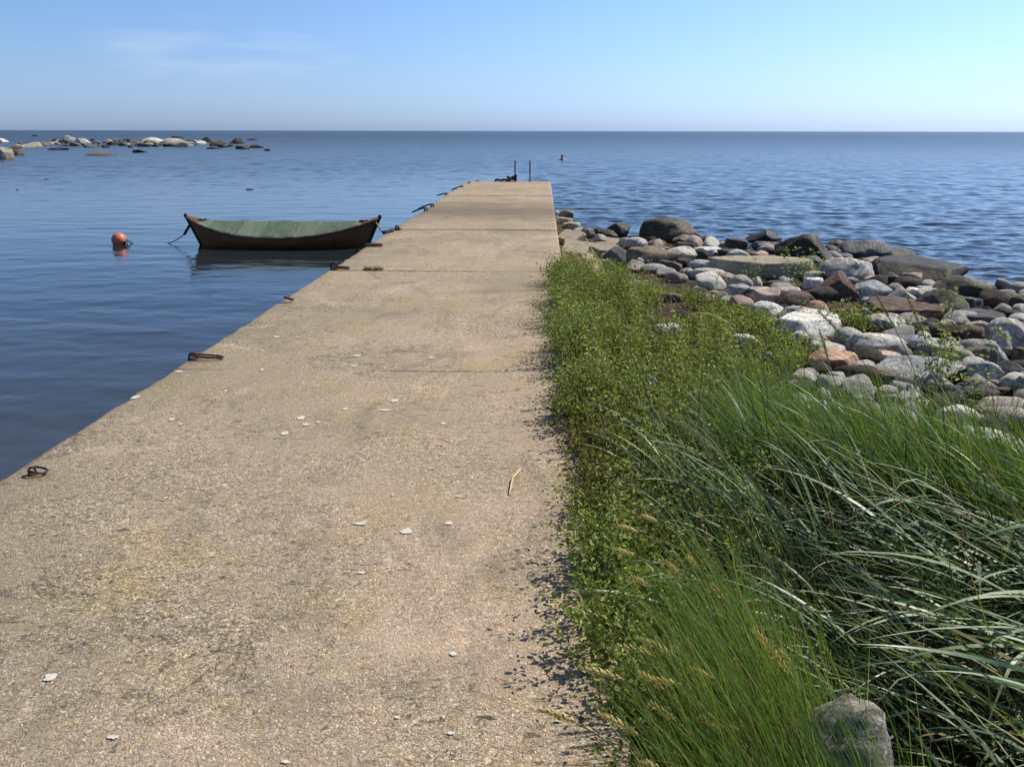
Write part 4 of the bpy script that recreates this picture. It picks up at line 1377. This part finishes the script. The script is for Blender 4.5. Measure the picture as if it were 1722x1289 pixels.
def leaves(pos, azim, pitch, size, asp=.45, fold=.35, roll=None):
    """six-point folded leaves"""
    n = len(pos)
    d = np.stack([np.cos(azim) * np.cos(pitch), np.sin(azim) * np.cos(pitch), np.sin(pitch)], -1)
    s = np.stack([-np.sin(azim), np.cos(azim), np.zeros(n)], -1)
    u = np.cross(d, s)
    u = -u * np.sign(u[:, 2:3] + 1e-9) if False else np.cross(s, d) * -1
    if roll is not None:
        s, u = s * np.cos(roll)[:, None] + u * np.sin(roll)[:, None], u * np.cos(roll)[:, None] - s * np.sin(roll)[:, None]
    a = size[:, None]
    w = a * asp
    pts = [pos, pos + d * a * .28 + s * w * .52 + u * w * fold, pos + d * a * .66 + s * w * .42 + u * w * fold * .8,
           pos + d * a - u * a * .10, pos + d * a * .66 - s * w * .42 + u * w * fold * .8, pos + d * a * .28 - s * w * .52 + u * w * fold]
    V = np.stack(pts, 1).reshape(-1, 3)
    o_ = (np.arange(n) * 6)[:, None]
    Fq = np.concatenate([o_ + np.array([[0, 1, 2, 3]]), o_ + np.array([[0, 3, 4, 5]])], 0)
    return V, Fq


ZG = np.vectorize(zg)


def sample_poly(P, n, r):
    P = np.array(P, float)
    lo, hi = P.min(0), P.max(0)
    out = []
    while len(out) < n:
        x, y = r.uniform(lo[0], hi[0]), r.uniform(lo[1], hi[1])
        if inpoly(x, y, P): out.append((x, y))
    return np.array(out)


# ---- leafy weeds: one dense mass along the pier edge and over the bank
wr = np.random.default_rng(21)
strip = sample_poly([(XR + .02, 1.2), (.85, 1.2), (.95, 3.0), (1.15, 5), (1.0, 8), (.85, 10.9), (XR + .02, 10.6)], 2300, wr)
bank = sample_poly([(.6, 3.6), (1.3, 4.2), (1.75, 6.0), (2.45, 7.6), (2.4, 9.3), (1.9, 10.8), (1.0, 11.6), (.6, 10)], 2100, wr)
edge = sample_poly([(XR - .02, 2.2), (XR + .20, 2.2), (XR + .24, 10.8), (XR - .02, 10.8)], 2500, wr)
strip = np.concatenate([strip, edge])
B = np.concatenate([strip, bank])
isb = np.concatenate([np.zeros(len(strip)), np.ones(len(bank))])
keep = np.ones(len(B), bool)
bare = [(at(1085, 545, -.1), .34, .55), (at(1130, 512, -.1), .30, .40), (at(1128, 560, -.1), .28, .26), (at(1110, 505, -.1), .25, .3), (at(1150, 500, -.1), .3, .4), (at(1245, 570, -.2), .3, .3), (at(1040, 530, -.1), .22, .3)]
for i, (x, y) in enumerate(B):
    for c, a, b in bare:
        if ((x - c.x) / a) ** 2 + ((y - c.y) / b) ** 2 < 1 + .5 * mnoise.noise(Vector((x * 4, y * 4, 0))): keep[i] = False
    for rx_, ry_, ra, rb in ROCKS:
        if ((x - rx_) / (ra + .04)) ** 2 + ((y - ry_ + .14) / (rb + .22)) ** 2 < .9: keep[i] = False
keep &= ~((B[:, 1] < 2.3) & (B[:, 0] > XR + .16)) & ~((B[:, 1] < 2.75) & (wr.uniform(0, 1, len(B)) < .45))
gap = np.array([mnoise.noise(Vector((x * 5.5, y * 5.5, 9))) for x, y in B])
keep &= ~((gap < -.22) & (wr.uniform(0, 1, len(B)) < .8))
B, isb = B[keep], isb[keep]
n = len(B)
clump = np.array([mnoise.noise(Vector((x * 1.6, y * 1.6, 4))) for x, y in B])
cl2 = np.array([mnoise.noise(Vector((x * 5.5, y * 5.5, 9))) for x, y in B])
hgt = np.where(isb > 0, .22 + .14 * clump, .42 + .26 * clump) * wr.uniform(.7, 1.25, n) * (1 + .55 * cl2)
rowf = (isb < 1) & (B[:, 0] < XR + .25)
hgt = np.where(rowf, np.maximum(hgt * 1.05, .36 + .16 * cl2), hgt)
hgt *= np.clip((11.6 - B[:, 1]) / 1.5, .35, 1) * np.where(isb > 0, 1, np.clip(.52 + (B[:, 1] - 1.8) * .14, .5, 1))
base = np.column_stack([B, ZG(B[:, 0], B[:, 1]) - .02])
head = np.where(B[:, 0] < .75, PI + wr.normal(0, .8, n), wr.uniform(0, 6.28, n))
lean = np.abs(wr.normal(.22, .16, n)); bend = wr.uniform(.1, .7, n)
V1, F1, per, P = blades(base, head, hgt, np.full(n, .006), lean, bend, seg=6)
tb = np.clip(wr.uniform(0, .3, n) + .1, 0, 1)
T1 = np.repeat(tb, per)
NL = 38
tt = np.clip(wr.uniform(.12, 1.0, (n, NL)) ** .8, 0, 1)
fi = tt * 6
i0 = np.clip(fi.astype(int), 0, 5); fr = (fi - i0)[..., None]
ii = np.arange(n)[:, None]
lp = P[ii, i0] * (1 - fr) + P[ii, i0 + 1] * fr
az = wr.uniform(0, 2 * PI, (n, NL))
outw = np.abs(wr.normal(0, .035, (n, NL))) * (1.15 - tt * .6)
lp = lp + np.stack([np.cos(az) * outw, np.sin(az) * outw, wr.normal(0, .012, (n, NL))], -1)
pit = wr.normal(.05, .75, (n, NL))
sz = wr.uniform(.015, .038, (n, NL)) * (1.2 - .5 * tt)
tn = (.52 + .50 * clump + .10 * isb)[:, None] + wr.normal(0, .24, (n, NL)) - .28 * ((isb < 1)[:, None]) * (wr.uniform(0, 1, (n, NL)) < .35) + .12 * (tt > .85)
V2, F2 = leaves(lp.reshape(-1, 3), az.ravel(), pit.ravel(), sz.ravel(), .5, .3, wr.normal(0, .9, n * NL))
T2 = np.repeat(np.clip(tn.ravel(), 0, 1), 6)
me = np_mesh('leafy_weeds', np.concatenate([V1, V2]), np.concatenate([F1, F2 + len(V1)]), np.concatenate([T1, T2]))
tag(obj('leafy_weeds', me, M['weed']), 'dense low leafy green weeds spreading along the pier edge and over the bank', 'weeds', kind='stuff')

# taller ragged stems with bigger leaves standing out of the mass
rag = sample_poly([(XR + .0, 2.6), (XR + .45, 2.6), (1.0, 5), (1.6, 7), (1.3, 10), (XR + .1, 10.6)], 420, wr)
rk = []
for x, y in rag:
    ok = all(((x - c.x) / (a * 1.25)) ** 2 + ((y - c.y) / (b * 1.25)) ** 2 > 1 for c, a, b in bare)
    ok = ok and all(((x - rx_) / (ra + .12)) ** 2 + ((y - ry_) / (rb + .75)) ** 2 > 1 or y > ry_ + rb for rx_, ry_, ra, rb in ROCKS)
    rk.append(ok)
rag = rag[np.array(rk)]
n = len(rag)
rh = wr.uniform(.38, .66, n) * np.clip(.55 + (rag[:, 1] - 2.4) * .14, .5, 1)
rb = np.column_stack([rag, ZG(rag[:, 0], rag[:, 1])])
V1, F1, per, P = blades(rb, PI + wr.normal(0, .9, n), rh, np.full(n, .007), np.abs(wr.normal(.22, .14, n)), wr.uniform(.1, .6, n), seg=6)
T1 = np.full(len(V1), .1)
NL2 = 30
tt = wr.uniform(.35, 1.0, (n, NL2)); fi = tt * 6; i0 = np.clip(fi.astype(int), 0, 5); fr = (fi - i0)[..., None]
ii = np.arange(n)[:, None]
lp = P[ii, i0] * (1 - fr) + P[ii, i0 + 1] * fr
az = wr.uniform(0, 2 * PI, (n, NL2)); ow = np.abs(wr.normal(0, .018, (n, NL2)))
lp = lp + np.stack([np.cos(az) * ow, np.sin(az) * ow, 0 * az], -1)
V2, F2 = leaves(lp.reshape(-1, 3), az.ravel(), wr.normal(.25, .5, n * NL2), (wr.uniform(.022, .058, (n, NL2)) * (1.25 - .75 * tt)).ravel(), .46, .3, wr.normal(0, .6, n * NL2))
T2 = np.repeat(np.clip(np.repeat(wr.normal(.62, .22, n), NL2) + wr.normal(0, .10, n * NL2), 0, 1), 6)
me = np_mesh('ragged_weeds', np.concatenate([V1, V2]), np.concatenate([F1, F2 + len(V1)]), np.concatenate([T1, T2]))
tag(obj('ragged_weeds', me, M['weed']), 'taller ragged leafy stems standing out of the low weeds by the pier', 'weeds', kind='stuff')

# dead stalks among the weeds
ds = sample_poly([(XR + .02, 2.0), (XR + .5, 2.0), (1.1, 5), (2.0, 7.5), (1.6, 10.4), (XR + .1, 10.6)], 300, wr)
n = len(ds)
V, Fq, per, _ = blades(np.column_stack([ds, ZG(ds[:, 0], ds[:, 1])]), PI + wr.normal(0, 1.0, n), wr.uniform(.25, .62, n) * np.clip(.6 + (ds[:, 1] - 2) * .12, .6, 1), wr.uniform(.003, .007, n), np.abs(wr.normal(.35, .25, n)), wr.uniform(.1, 1.0, n), seg=6)
tag(obj('dead_stalks', np_mesh('dead_stalks', V, Fq, np.repeat(wr.uniform(0, .7, n), per)), simple('dead_stalk', (.26, .19, .10), .9, .2, .4, 20)), 'thin dead brown stalks scattered through the weeds by the pier', 'dead stalks', kind='stuff')

# short bright grass against the pier behind the weeds
g = sample_poly([(at(948, 425, -.25).x, at(948, 425, -.25).y), (at(1000, 430, -.3).x, at(1000, 430, -.3).y), (at(1060, 462, -.2).x, at(1060, 462, -.2).y), (at(950, 470, -.1).x, at(950, 470, -.1).y)], 2600, wr)
n = len(g)
V, Fq, per, _ = blades(np.column_stack([g, ZG(g[:, 0], g[:, 1])]), wr.uniform(0, 6.28, n), wr.uniform(.10, .24, n), np.full(n, .007), np.abs(wr.normal(.2, .2, n)), wr.uniform(0, .6, n), seg=4)
tag(obj('short_grass', np_mesh('short_grass', V, Fq, np.repeat(np.clip(wr.normal(.6, .2, n), 0, 1), per)), M['fine']), 'short bright green grass against the pier wall below the concrete slab', 'grass', kind='stuff')

# ---- lyme grass: dense understorey coloured dark as hollow shade, broad blades paled as sunlit, blown left
LP = [(.85, 1.0), (1.05, 2.0), (.95, 3.1), (1.0, 4.2), (1.35, 5.3), (1.9, 5.1), (2.55, 4.4), (3.1, 3.6), (3.2, 1.6), (2.4, .8)]


def lyme(n0_, ln_, wd_, lean_, bend_, hd, tint_, thin=.0, poly=None, lift=0.0):
    b = sample_poly(poly or LP, n0_, wr)
    tus = np.array([mnoise.noise(Vector((x * 2.1, y * 2.1, 17))) for x, y in b])
    k_ = (tus > -.25) | (wr.uniform(0, 1, len(b)) < 1 - thin)
    k_ &= ~((b[:, 0] < 1.35) & (b[:, 1] < 2.1) & (wr.uniform(0, 1, len(b)) < .8))
    b = b[k_]; n = len(b)
    near = np.clip((4.0 - b[:, 1]) / 1.2, 0, 1)
    lean = np.clip(wr.normal(lean_[0], lean_[1], n) + near * lean_[2], -.3, 1.35)
    bend = np.clip(wr.normal(bend_[0], bend_[1], n), .05, 2.0)
    kt = wr.uniform(.4, .85, n); ka = np.where(wr.uniform(0, 1, n) < .14, wr.uniform(.6, 1.7, n), 0)
    V, Fq, per, _ = blades(np.column_stack([b, ZG(b[:, 0], b[:, 1]) - .02 + lift * wr.uniform(.2, 1, n)]), PI + wr.normal(hd[0], hd[1], n), wr.uniform(*ln_, n) * (1 - .2 * (b[:, 1] > 4.6)),
                           wr.uniform(*wd_, n), lean, bend, 1.4, 9, (kt, ka), wr.normal(0, .8, n))
    t_ = np.clip(wr.normal(*tint_, n), 0, 1)
    t_ = np.where(wr.uniform(0, 1, n) < .06, wr.uniform(0, .06, n), t_)
    return V, Fq, np.repeat(t_, per)


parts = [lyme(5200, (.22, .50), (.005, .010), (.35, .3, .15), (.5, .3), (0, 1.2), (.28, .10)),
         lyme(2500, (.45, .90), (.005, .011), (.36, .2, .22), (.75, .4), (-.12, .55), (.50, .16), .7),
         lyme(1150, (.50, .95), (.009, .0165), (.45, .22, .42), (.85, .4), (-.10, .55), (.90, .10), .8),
         lyme(500, (.40, .85), (.010, .019), (1.0, .16, .12), (.55, .3), (.12, .42), (.92, .08), 0., [(1.3, 1.5), (1.5, 3.4), (2.2, 3.7), (2.9, 3.0), (2.8, 1.2), (1.8, 1.1)], .38),
         lyme(330, (.45, .85), (.006, .013), (.40, .2, .1), (.8, .4), (-.15, .5), (.72, .18), 0., [(.62, 2.7), (.66, 4.8), (1.3, 5.7), (1.25, 3.2)], .05)]
o_ = 0; VV, FF, TT = [], [], []
for V, Fq, T_ in parts:
    VV.append(V); FF.append(Fq + o_); TT.append(T_); o_ += len(V)
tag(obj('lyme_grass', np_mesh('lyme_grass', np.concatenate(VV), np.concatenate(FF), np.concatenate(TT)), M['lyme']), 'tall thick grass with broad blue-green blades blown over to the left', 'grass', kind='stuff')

# upper rear fringe, thinner greener blades leaning left
FP = [(1.05, 4.3), (1.4, 5.6), (2.1, 5.2), (2.9, 4.3), (3.5, 3.5), (3.4, 2.4), (2.7, 3.0), (2.0, 3.8)]
fg = sample_poly(FP, 7500, wr); n = len(fg)
V, Fq, per, _ = blades(np.column_stack([fg, ZG(fg[:, 0], fg[:, 1]) - .02]), PI + wr.normal(-.1, .42, n), wr.uniform(.36, .78, n), wr.uniform(.0035, .009, n),
                       np.clip(wr.normal(.42, .18, n), 0, 1), np.clip(wr.normal(.45, .25, n), 0, 1.4), 1.5, 7, None, wr.normal(0, .8, n))
tag(obj('bank_grass', np_mesh('bank_grass', V, Fq, np.repeat(np.clip(wr.normal(.5, .25, n), 0, 1), per)), M['fine']), 'green grass crest leaning left in front of the pale stones', 'grass', kind='stuff')

# fine green tussock in the bottom corner
c0_, c1_ = at(1250, 1289, -.25), at(1440, 1200, -.25)
TP = [(.33, 1.1), (.50, 1.9), (.66, 2.5), (.80, 2.8), (.90, 2.3), (.98, 1.7), (1.0, 1.25), (.72, 1.0)]
fg = sample_poly(TP, 3900, wr); n = len(fg)
V, Fq, per, _ = blades(np.column_stack([fg, ZG(fg[:, 0], fg[:, 1]) - .02]), PI - .35 + wr.normal(0, .42, n), wr.uniform(.35, .82, n), wr.uniform(.0024, .0060, n),
                       np.clip(wr.normal(.40, .14, n), 0, .9), np.clip(wr.normal(.30, .2, n), 0, 1.0), 1.5, 7, None, wr.normal(0, .8, n))
tag(obj('tussock_grass', np_mesh('tussock_grass', V, Fq, np.repeat(np.clip(wr.normal(.5, .32, n), 0, 1), per)), M['fine']), 'fine bright green grass tussock leaning over the pier edge in the bottom corner', 'grass', kind='stuff')


# ---- seed heads: each a stalk and an ear
def seed_head(tip, foot, root, label, r, mat='ear', grp='yellow seed heads of the fine grass', arch=.0, sd_=0):
    """tip/foot: ends of the ear; root: where the stalk meets the ground"""
    tip, foot, root = Vector(tip), Vector(foot), Vector(root)
    t = empty('seed_head', tuple(root)); tag(t, label, 'grass ear', grp)
    q = random.Random(sd_)
    dirv = (tip - foot)
    Lr = dirv.length
    # stalk: bezier leaving the ground upright, arriving along the ear
    c1 = root + Vector((0, 0, 1)) * (foot - root).length * .45 + (foot - root) * .1
    c2 = foot - dirv.normalized() * (foot - root).length * .30
    pts = []
    for s in np.linspace(0, 1, 14):
        pts.append(root * (1 - s) ** 3 + c1 * 3 * s * (1 - s) ** 2 + c2 * 3 * s * s * (1 - s) + foot * s ** 3 - root)
    mb = MB().tube(pts, r * .28, 5)
    vn = mb.n
    obj('stalk', mb.mesh('stalk', np.full(vn, .35)), M['fine'] if mat != 'dry' else M['dry'], t)
    # ear: overlapping spikelets round a thin axis
    up = Vector((0, 0, 1))
    side = dirv.normalized().cross(up).normalized()
    nor = side.cross(dirv.normalized())
    mb = MB(); tint = []
    ns = max(10, int(Lr / (r * 1.5)))
    def ax(s): return foot + dirv * s - up * (arch * Lr * s * s) - root
    mb.tube([ax(s) for s in np.linspace(0, 1, 8)], r * .30, 5); tint += [.3] * mb.n
    for i in range(ns):
        s = (i + .3) / ns
        w = (1 - .62 * abs(s - .45) ** 1.3 * 1.6)
        for k in range(3):
            a = i * 1.1 + k * 2.1 + q.uniform(-.3, .3)
            o_ = side * math.cos(a) + nor * math.sin(a)
            d = (dirv.normalized() * .92 + o_ * .40).normalized()
            p0 = ax(s) + o_ * r * .2
            l = r * 3.4 * w
            wv = d.cross(o_).normalized() * r * .55 * w
            pts = [p0, p0 + d * l * .4 + wv, p0 + d * l + o_ * r * .1, p0 + d * l * .4 - wv, p0 + d * l * .4 + o_ * r * .5 * w]
            mb.add([tuple(x) for x in pts], None, [(0, 1, 4), (1, 2, 4), (2, 3, 4), (3, 0, 4)])
            tint += [q.uniform(.1, .95)] * 5
    obj('ear', mb.mesh('ear', np.array(tint)), M[mat], t)
    return t


def z8(x, y): return 860 + x / 2.533, 780 + y / 2.533


EARS = [  # tip, foot of the ear in the corner tussock, distance, label
    ((450, 755), (600, 815), 2.55, 'yellow ear pointing left over the shaded weeds, above a fatter serrated one'),
    ((550, 725), (705, 825), 2.5, 'fat serrated yellow ear in the upper middle of the tussock'),
    ((300, 850), (480, 920), 2.3, 'yellow ear reaching out left across the shadow on the pier'),
    ((535, 868), (655, 965), 2.4, 'bristly yellow ear beneath the fat serrated one'),
    ((120, 1025), (292, 1110), 2.2, 'yellow ear hanging farthest out over the bright concrete'),
    ((365, 1038), (545, 1155), 2.15, 'yellow ear low over the pier edge, below the one across the shadow'),
    ((590, 1000), (700, 1095), 2.25, 'yellow ear deep among the green blades of the tussock'),
    ((640, 395), (725, 475), 3.0, 'yellow ear at the top of the tussock, above all its blades'),
    ((750, 385), (805, 455), 3.0, 'yellow ear at the top of the tussock, right of its highest neighbour'),
    ((440, 358), (520, 388), 2.9, 'orange-tipped ear standing before the weeds at the pier edge'),
    ((510, 470), (595, 525), 2.85, 'yellow ear over the weeds with a broad pale blade hanging by it'),
    ((455, 255), (540, 290), 3.1, 'pale ear highest on the left, before the leafy weeds'),
    ((560, 215), (625, 248), 3.2, 'small pale ear among the lyme blades above the tussock'),
    ((1030, 690), (1115, 800), 2.5, 'yellow ear on the right side of the tussock beside the dark hollow'),
    ((1105, 780), (1195, 905), 2.4, 'yellow ear lying right above the cracked grey boulder'),
    ((1138, 785), (1195, 855), 2.45, 'short yellow ear right of the tussock, against the dark hollow'),
    ((800, 1065), (905, 1150), 2.25, 'yellow ear in the lower middle of the tussock'),
    ((940, 1108), (978, 1172), 2.25, 'short upright ear in the lower right of the tussock'),
    ((600, 905), (730, 940), 2.4, 'yellow ear crossing others in the middle of the tussock'),
    ((760, 860), (860, 915), 2.45, 'pale ear right of the crossing ones in the middle of the tussock'),
    ((850, 500), (905, 580), 2.8, 'yellow ear on the upper right slope of the tussock'),
    ((555, 1265), (640, 1300), 2.0, 'ear at the very bottom edge among fine blades'),
]
for i, (a, b, d, lab) in enumerate(EARS):
    tip, ft = at_depth(*z8(*a), d), at_depth(*z8(*b), d + .02)
    rx_, ry_ = min(1.15, max(.45, ft.x + .30)), max(1.3, ft.y - .35)
    seed_head(tip, ft, (rx_, ry_, zg(rx_, ry_) - .02), lab, .0072, 'ear', arch=.12, sd_=i)
GE = [((915, 455), (1022, 655), 4.6, .0075, 'greenear', 'tall green ear against the stones, left of two by the leafy weed'),
      ((1083, 455), (1196, 735), 4.4, .0075, 'greenear', 'tall green ear rising beside the leafy weed, rightmost of the tall ones'),
      ((628, 568), (800, 770), 4.6, .0075, 'greenear', 'green ear slanting across the large white rock'),
      ((630, 668), (686, 880), 4.2, .0070, 'greenear', 'upright green ear in front of the yellow litter'),
      ((-5, 555), (150, 650), 4.6, .0065, 'ear', 'long yellow ear arching left above the weeds')]
for i, (a, b, d, r, mt, lab) in enumerate(GE):
    tip, ft = at_depth(*zb(*a), d), at_depth(*zb(*b), d)
    rx_, ry_ = ft.x + .22, ft.y - .15
    seed_head(tip, ft, (rx_, ry_, zg(rx_, ry_) - .02), lab, r, mt, 'tall ears of the lyme grass', arch=.06 if mt != 'ear' else .22, sd_=50 + i)
# yellow dry tuft at the top of the weed strip
dt = empty('dry_grass_tuft', tuple(at(1000, 492, -.1)))
tag(dt, 'tuft of dry yellow grass stalks leaning over the far weeds', 'grass tuft')
inv = Vector(dt.location)
n = 75
rt = np.column_stack([inv.x + wr.uniform(-.25, .18, n), inv.y + wr.uniform(-.3, .3, n), np.full(n, inv.z + .06)])
V, Fq, per, _ = blades(rt, PI + wr.normal(-.2, .3, n), wr.uniform(.45, .80, n), wr.uniform(.008, .016, n), wr.normal(.40, .12, n), wr.uniform(.4, .9, n), 1.6, 7)
obj('stalks', np_mesh('stalks', V - np.array(inv), Fq, np.repeat(wr.uniform(0, 1, n), per)), M['dry'], dt)


# ---- single weeds among the stones
def wild_plant(px, py, z, h, nst, nl, label, spread=.10, size=.04, sd_=0, tintc=.55, name='wild_plant', dark=False):
    r = np.random.default_rng(sd_)
    p = at(px, py, z)
    g_ = zg(p.x, p.y)
    t = empty(name, (p.x, p.y, g_)); tag(t, label, 'plant', 'weeds growing between the stones')
    base = np.column_stack([r.normal(0, spread * .35, nst), r.normal(0, spread * .35, nst), np.full(nst, -.02)])
    hh = h * r.uniform(.6, 1.1, nst)
    V, Fq, per, P = blades(base, r.uniform(0, 6.28, nst), hh, np.full(nst, .008), np.abs(r.normal(.12, .12, nst)), r.uniform(0, .4, nst), seg=6)
    obj('stem', np_mesh('stem', V, Fq, np.full(len(V), .12)), M['weed'], t)
    tt = r.uniform(.15, 1, (nst, nl)); fi = tt * 6; i0 = np.clip(fi.astype(int), 0, 5); fr = (fi - i0)[..., None]
    ii = np.arange(nst)[:, None]
    lp = P[ii, i0] * (1 - fr) + P[ii, i0 + 1] * fr
    az = r.uniform(0, 6.28, (nst, nl)); ow = np.abs(r.normal(0, spread * .35, (nst, nl))) * (1.1 - .7 * tt)
    lp = lp + np.stack([np.cos(az) * ow, np.sin(az) * ow, 0 * az], -1)
    V, Fq = leaves(lp.reshape(-1, 3), az.ravel(), r.normal(.2, .4, nst * nl), r.uniform(.5, 1, nst * nl) * size, .5, .3, r.normal(0, .4, nst * nl))
    obj('foliage', np_mesh('foliage', V, Fq, np.repeat(np.clip(r.normal(tintc, .18, nst * nl), 0, 1), 6)), M['weed'], t)


wild_plant(1425, 560, -.3, .34, 26, 26, 'leafy green weed growing between the round reddish stone and the speckled one', .42, .055, 1)
wild_plant(1563, 690, -.35, .95, 2, 40, 'tall thin weed before the blue-grey furrowed rock', .12, .055, 2)
wild_plant(1605, 665, -.35, .62, 7, 36, 'bushy upright weed before the faceted blue-grey stone', .24, .055, 3, .7)
wild_plant(1345, 492, -.4, .50, 5, 30, 'bright green weed at the right end of the long weathered slab', .22, .06, 4, .75)
wild_plant(1270, 492, -.4, .36, 4, 20, 'small weed before the grey pointed stone', .16, .05, 5, .6)
wild_plant(1203, 545, -.25, .62, 4, 34, 'dark thin-leaved stalk standing above the weed patch', .16, .035, 6, .15)
wild_plant(1627, 715, -.35, .34, 3, 22, 'low weed at the foot of the light grey stone', .14, .05, 7, .65)
wild_plant(1530, 572, -.35, .20, 6, 18, 'little weed under the end of the red-brown slab', .22, .045, 8, .75)
# dead brown stems by the flat-topped block
p = at(1690, 735, -.35); g_ = zg(p.x, p.y); n = 90
t = empty('dead_stems', (p.x, p.y, g_)); tag(t, 'patch of dead brown stems between the flat-topped block and the right frame edge', 'plant')
V, Fq, per, _ = blades(np.column_stack([wr.normal(0, .16, n), wr.normal(0, .13, n), np.full(n, -.02)]), wr.uniform(0, 6.28, n), wr.uniform(.15, .42, n), np.full(n, .007), np.abs(wr.normal(.3, .3, n)), wr.uniform(0, 1.2, n), seg=6)
obj('stalks', np_mesh('stalks', V, Fq, np.full(len(V), .02)), M['weed'], t)

# dry seaweed and twigs strewn on the ground between the stones
mb = MB(); r9 = random.Random(9)
tint = []
n = 2600
pts = []
while len(pts) < n:
    px, py = r9.uniform(1000, 1722), r9.uniform(400, 760)
    q = at(px, py, -.35)
    ys = float(np.interp(q.x, SHX, SHY))
    if q.y < ys - .5 and q.y > 4.5 and q.x > XR + .3: pts.append((q.x, q.y))
pts = np.array(pts)
V, Fq, per, _ = blades(np.column_stack([pts, ZG(pts[:, 0], pts[:, 1]) + .012]), wr.uniform(0, 6.28, n), wr.uniform(.05, .20, n), wr.uniform(.005, .014, n), wr.uniform(1.0, 1.6, n), wr.uniform(-.5, .8, n), 1., 5, None, wr.normal(0, .8, n))
tag(obj('dry_seaweed', np_mesh('dry_seaweed', V, Fq, None), simple('dry_seaweed', (.085, .058, .04), .9, .2, .5, 20)), 'dry brown seaweed and twigs strewn between the shore stones', 'seaweed', kind='stuff')

# ---- small litter and flowers
p = at(1388, 582, -.22)


def crumple(name, p, s, mat, label, cat, sd_):
    bm = bmesh.new(); bmesh.ops.create_icosphere(bm, subdivisions=3, radius=1)
    off = Vector((sd_ * 7, 1, 2))
    for v in bm.verts:
        v.co += mnoise.noise_vector(v.co * 2.3 + off) * .7 + mnoise.noise_vector(v.co * 5 + off) * .3
        v.co = Vector((v.co.x * s[0], v.co.y * s[1], v.co.z * s[2]))
    me = bpy.data.meshes.new(name); bm.to_mesh(me); bm.free()
    o = obj(name, me, mat); o.location = p; tag(o, label, cat)


crumple('plastic_litter', p, (.045, .035, .065), M['yellow'], 'crumpled yellow plastic scrap standing above the salmon stone', 'litter', 1)
p = at(1214, 430, -.35)
crumple('plastic_litter', p, (.05, .05, .06), M['blue'], 'small scrap of blue plastic between dark stones', 'litter', 2)
fp = at(1106, 577, .02)
fl = empty('purple_flower', (fp.x, fp.y, zg(fp.x, fp.y))); tag(fl, 'single small purple flower head standing in the weeds', 'flower')
hh = .02 - zg(fp.x, fp.y)
obj('stem', MB().tube([(0, 0, 0), (.01, 0, hh * .6), (0, 0, hh)], .003, 5).mesh('stem', np.full(17, .3)), M['weed'], fl)
n = 60
V, Fq = leaves(np.tile([[0, 0, hh]], (n, 1)) + wr.normal(0, .006, (n, 3)), wr.uniform(0, 6.28, n), wr.uniform(-.2, 1.4, n), wr.uniform(.02, .035, n), .35)
obj('petals', np_mesh('petals', V, Fq), M['purple'], fl)
s0, s1 = at(875, 788, .006), at(856, 829, .006)
mb = MB().tube([s0, s0.lerp(s1, .5) + Vector((-.012, 0, .012)), s1.lerp(s0, .1) + Vector((0, 0, .004)), s1], .0032, 6)
mb.tube([s1, s1 + Vector((.012, -.02, 0))], .003, 6)
tag(obj('straw', mb.mesh('straw', np.full(mb.n, .6)), M['straw']), 'single bent yellow straw lying on the pier near the weed shadows', 'straw')
p = at(626, 454, .0)
mossv = sample_poly([(p.x - .11, p.y - .05), (p.x + .13, p.y - .05), (p.x + .13, p.y + .06), (p.x - .11, p.y + .06)], 260, wr)
n = len(mossv)
V, Fq, per, _ = blades(np.column_stack([mossv, np.full(n, -.004)]), wr.uniform(0, 6.28, n), wr.uniform(.02, .075, n), np.full(n, .006), np.abs(wr.normal(.5, .4, n)), wr.uniform(0, 1, n), seg=3)
tag(obj('moss_tuft', np_mesh('moss_tuft', V, Fq, np.repeat(wr.uniform(0, 1, n), per)), M['moss']), 'dry brownish moss tuft growing in the joint across the pier', 'moss')
print('DONE', len(bpy.data.objects))
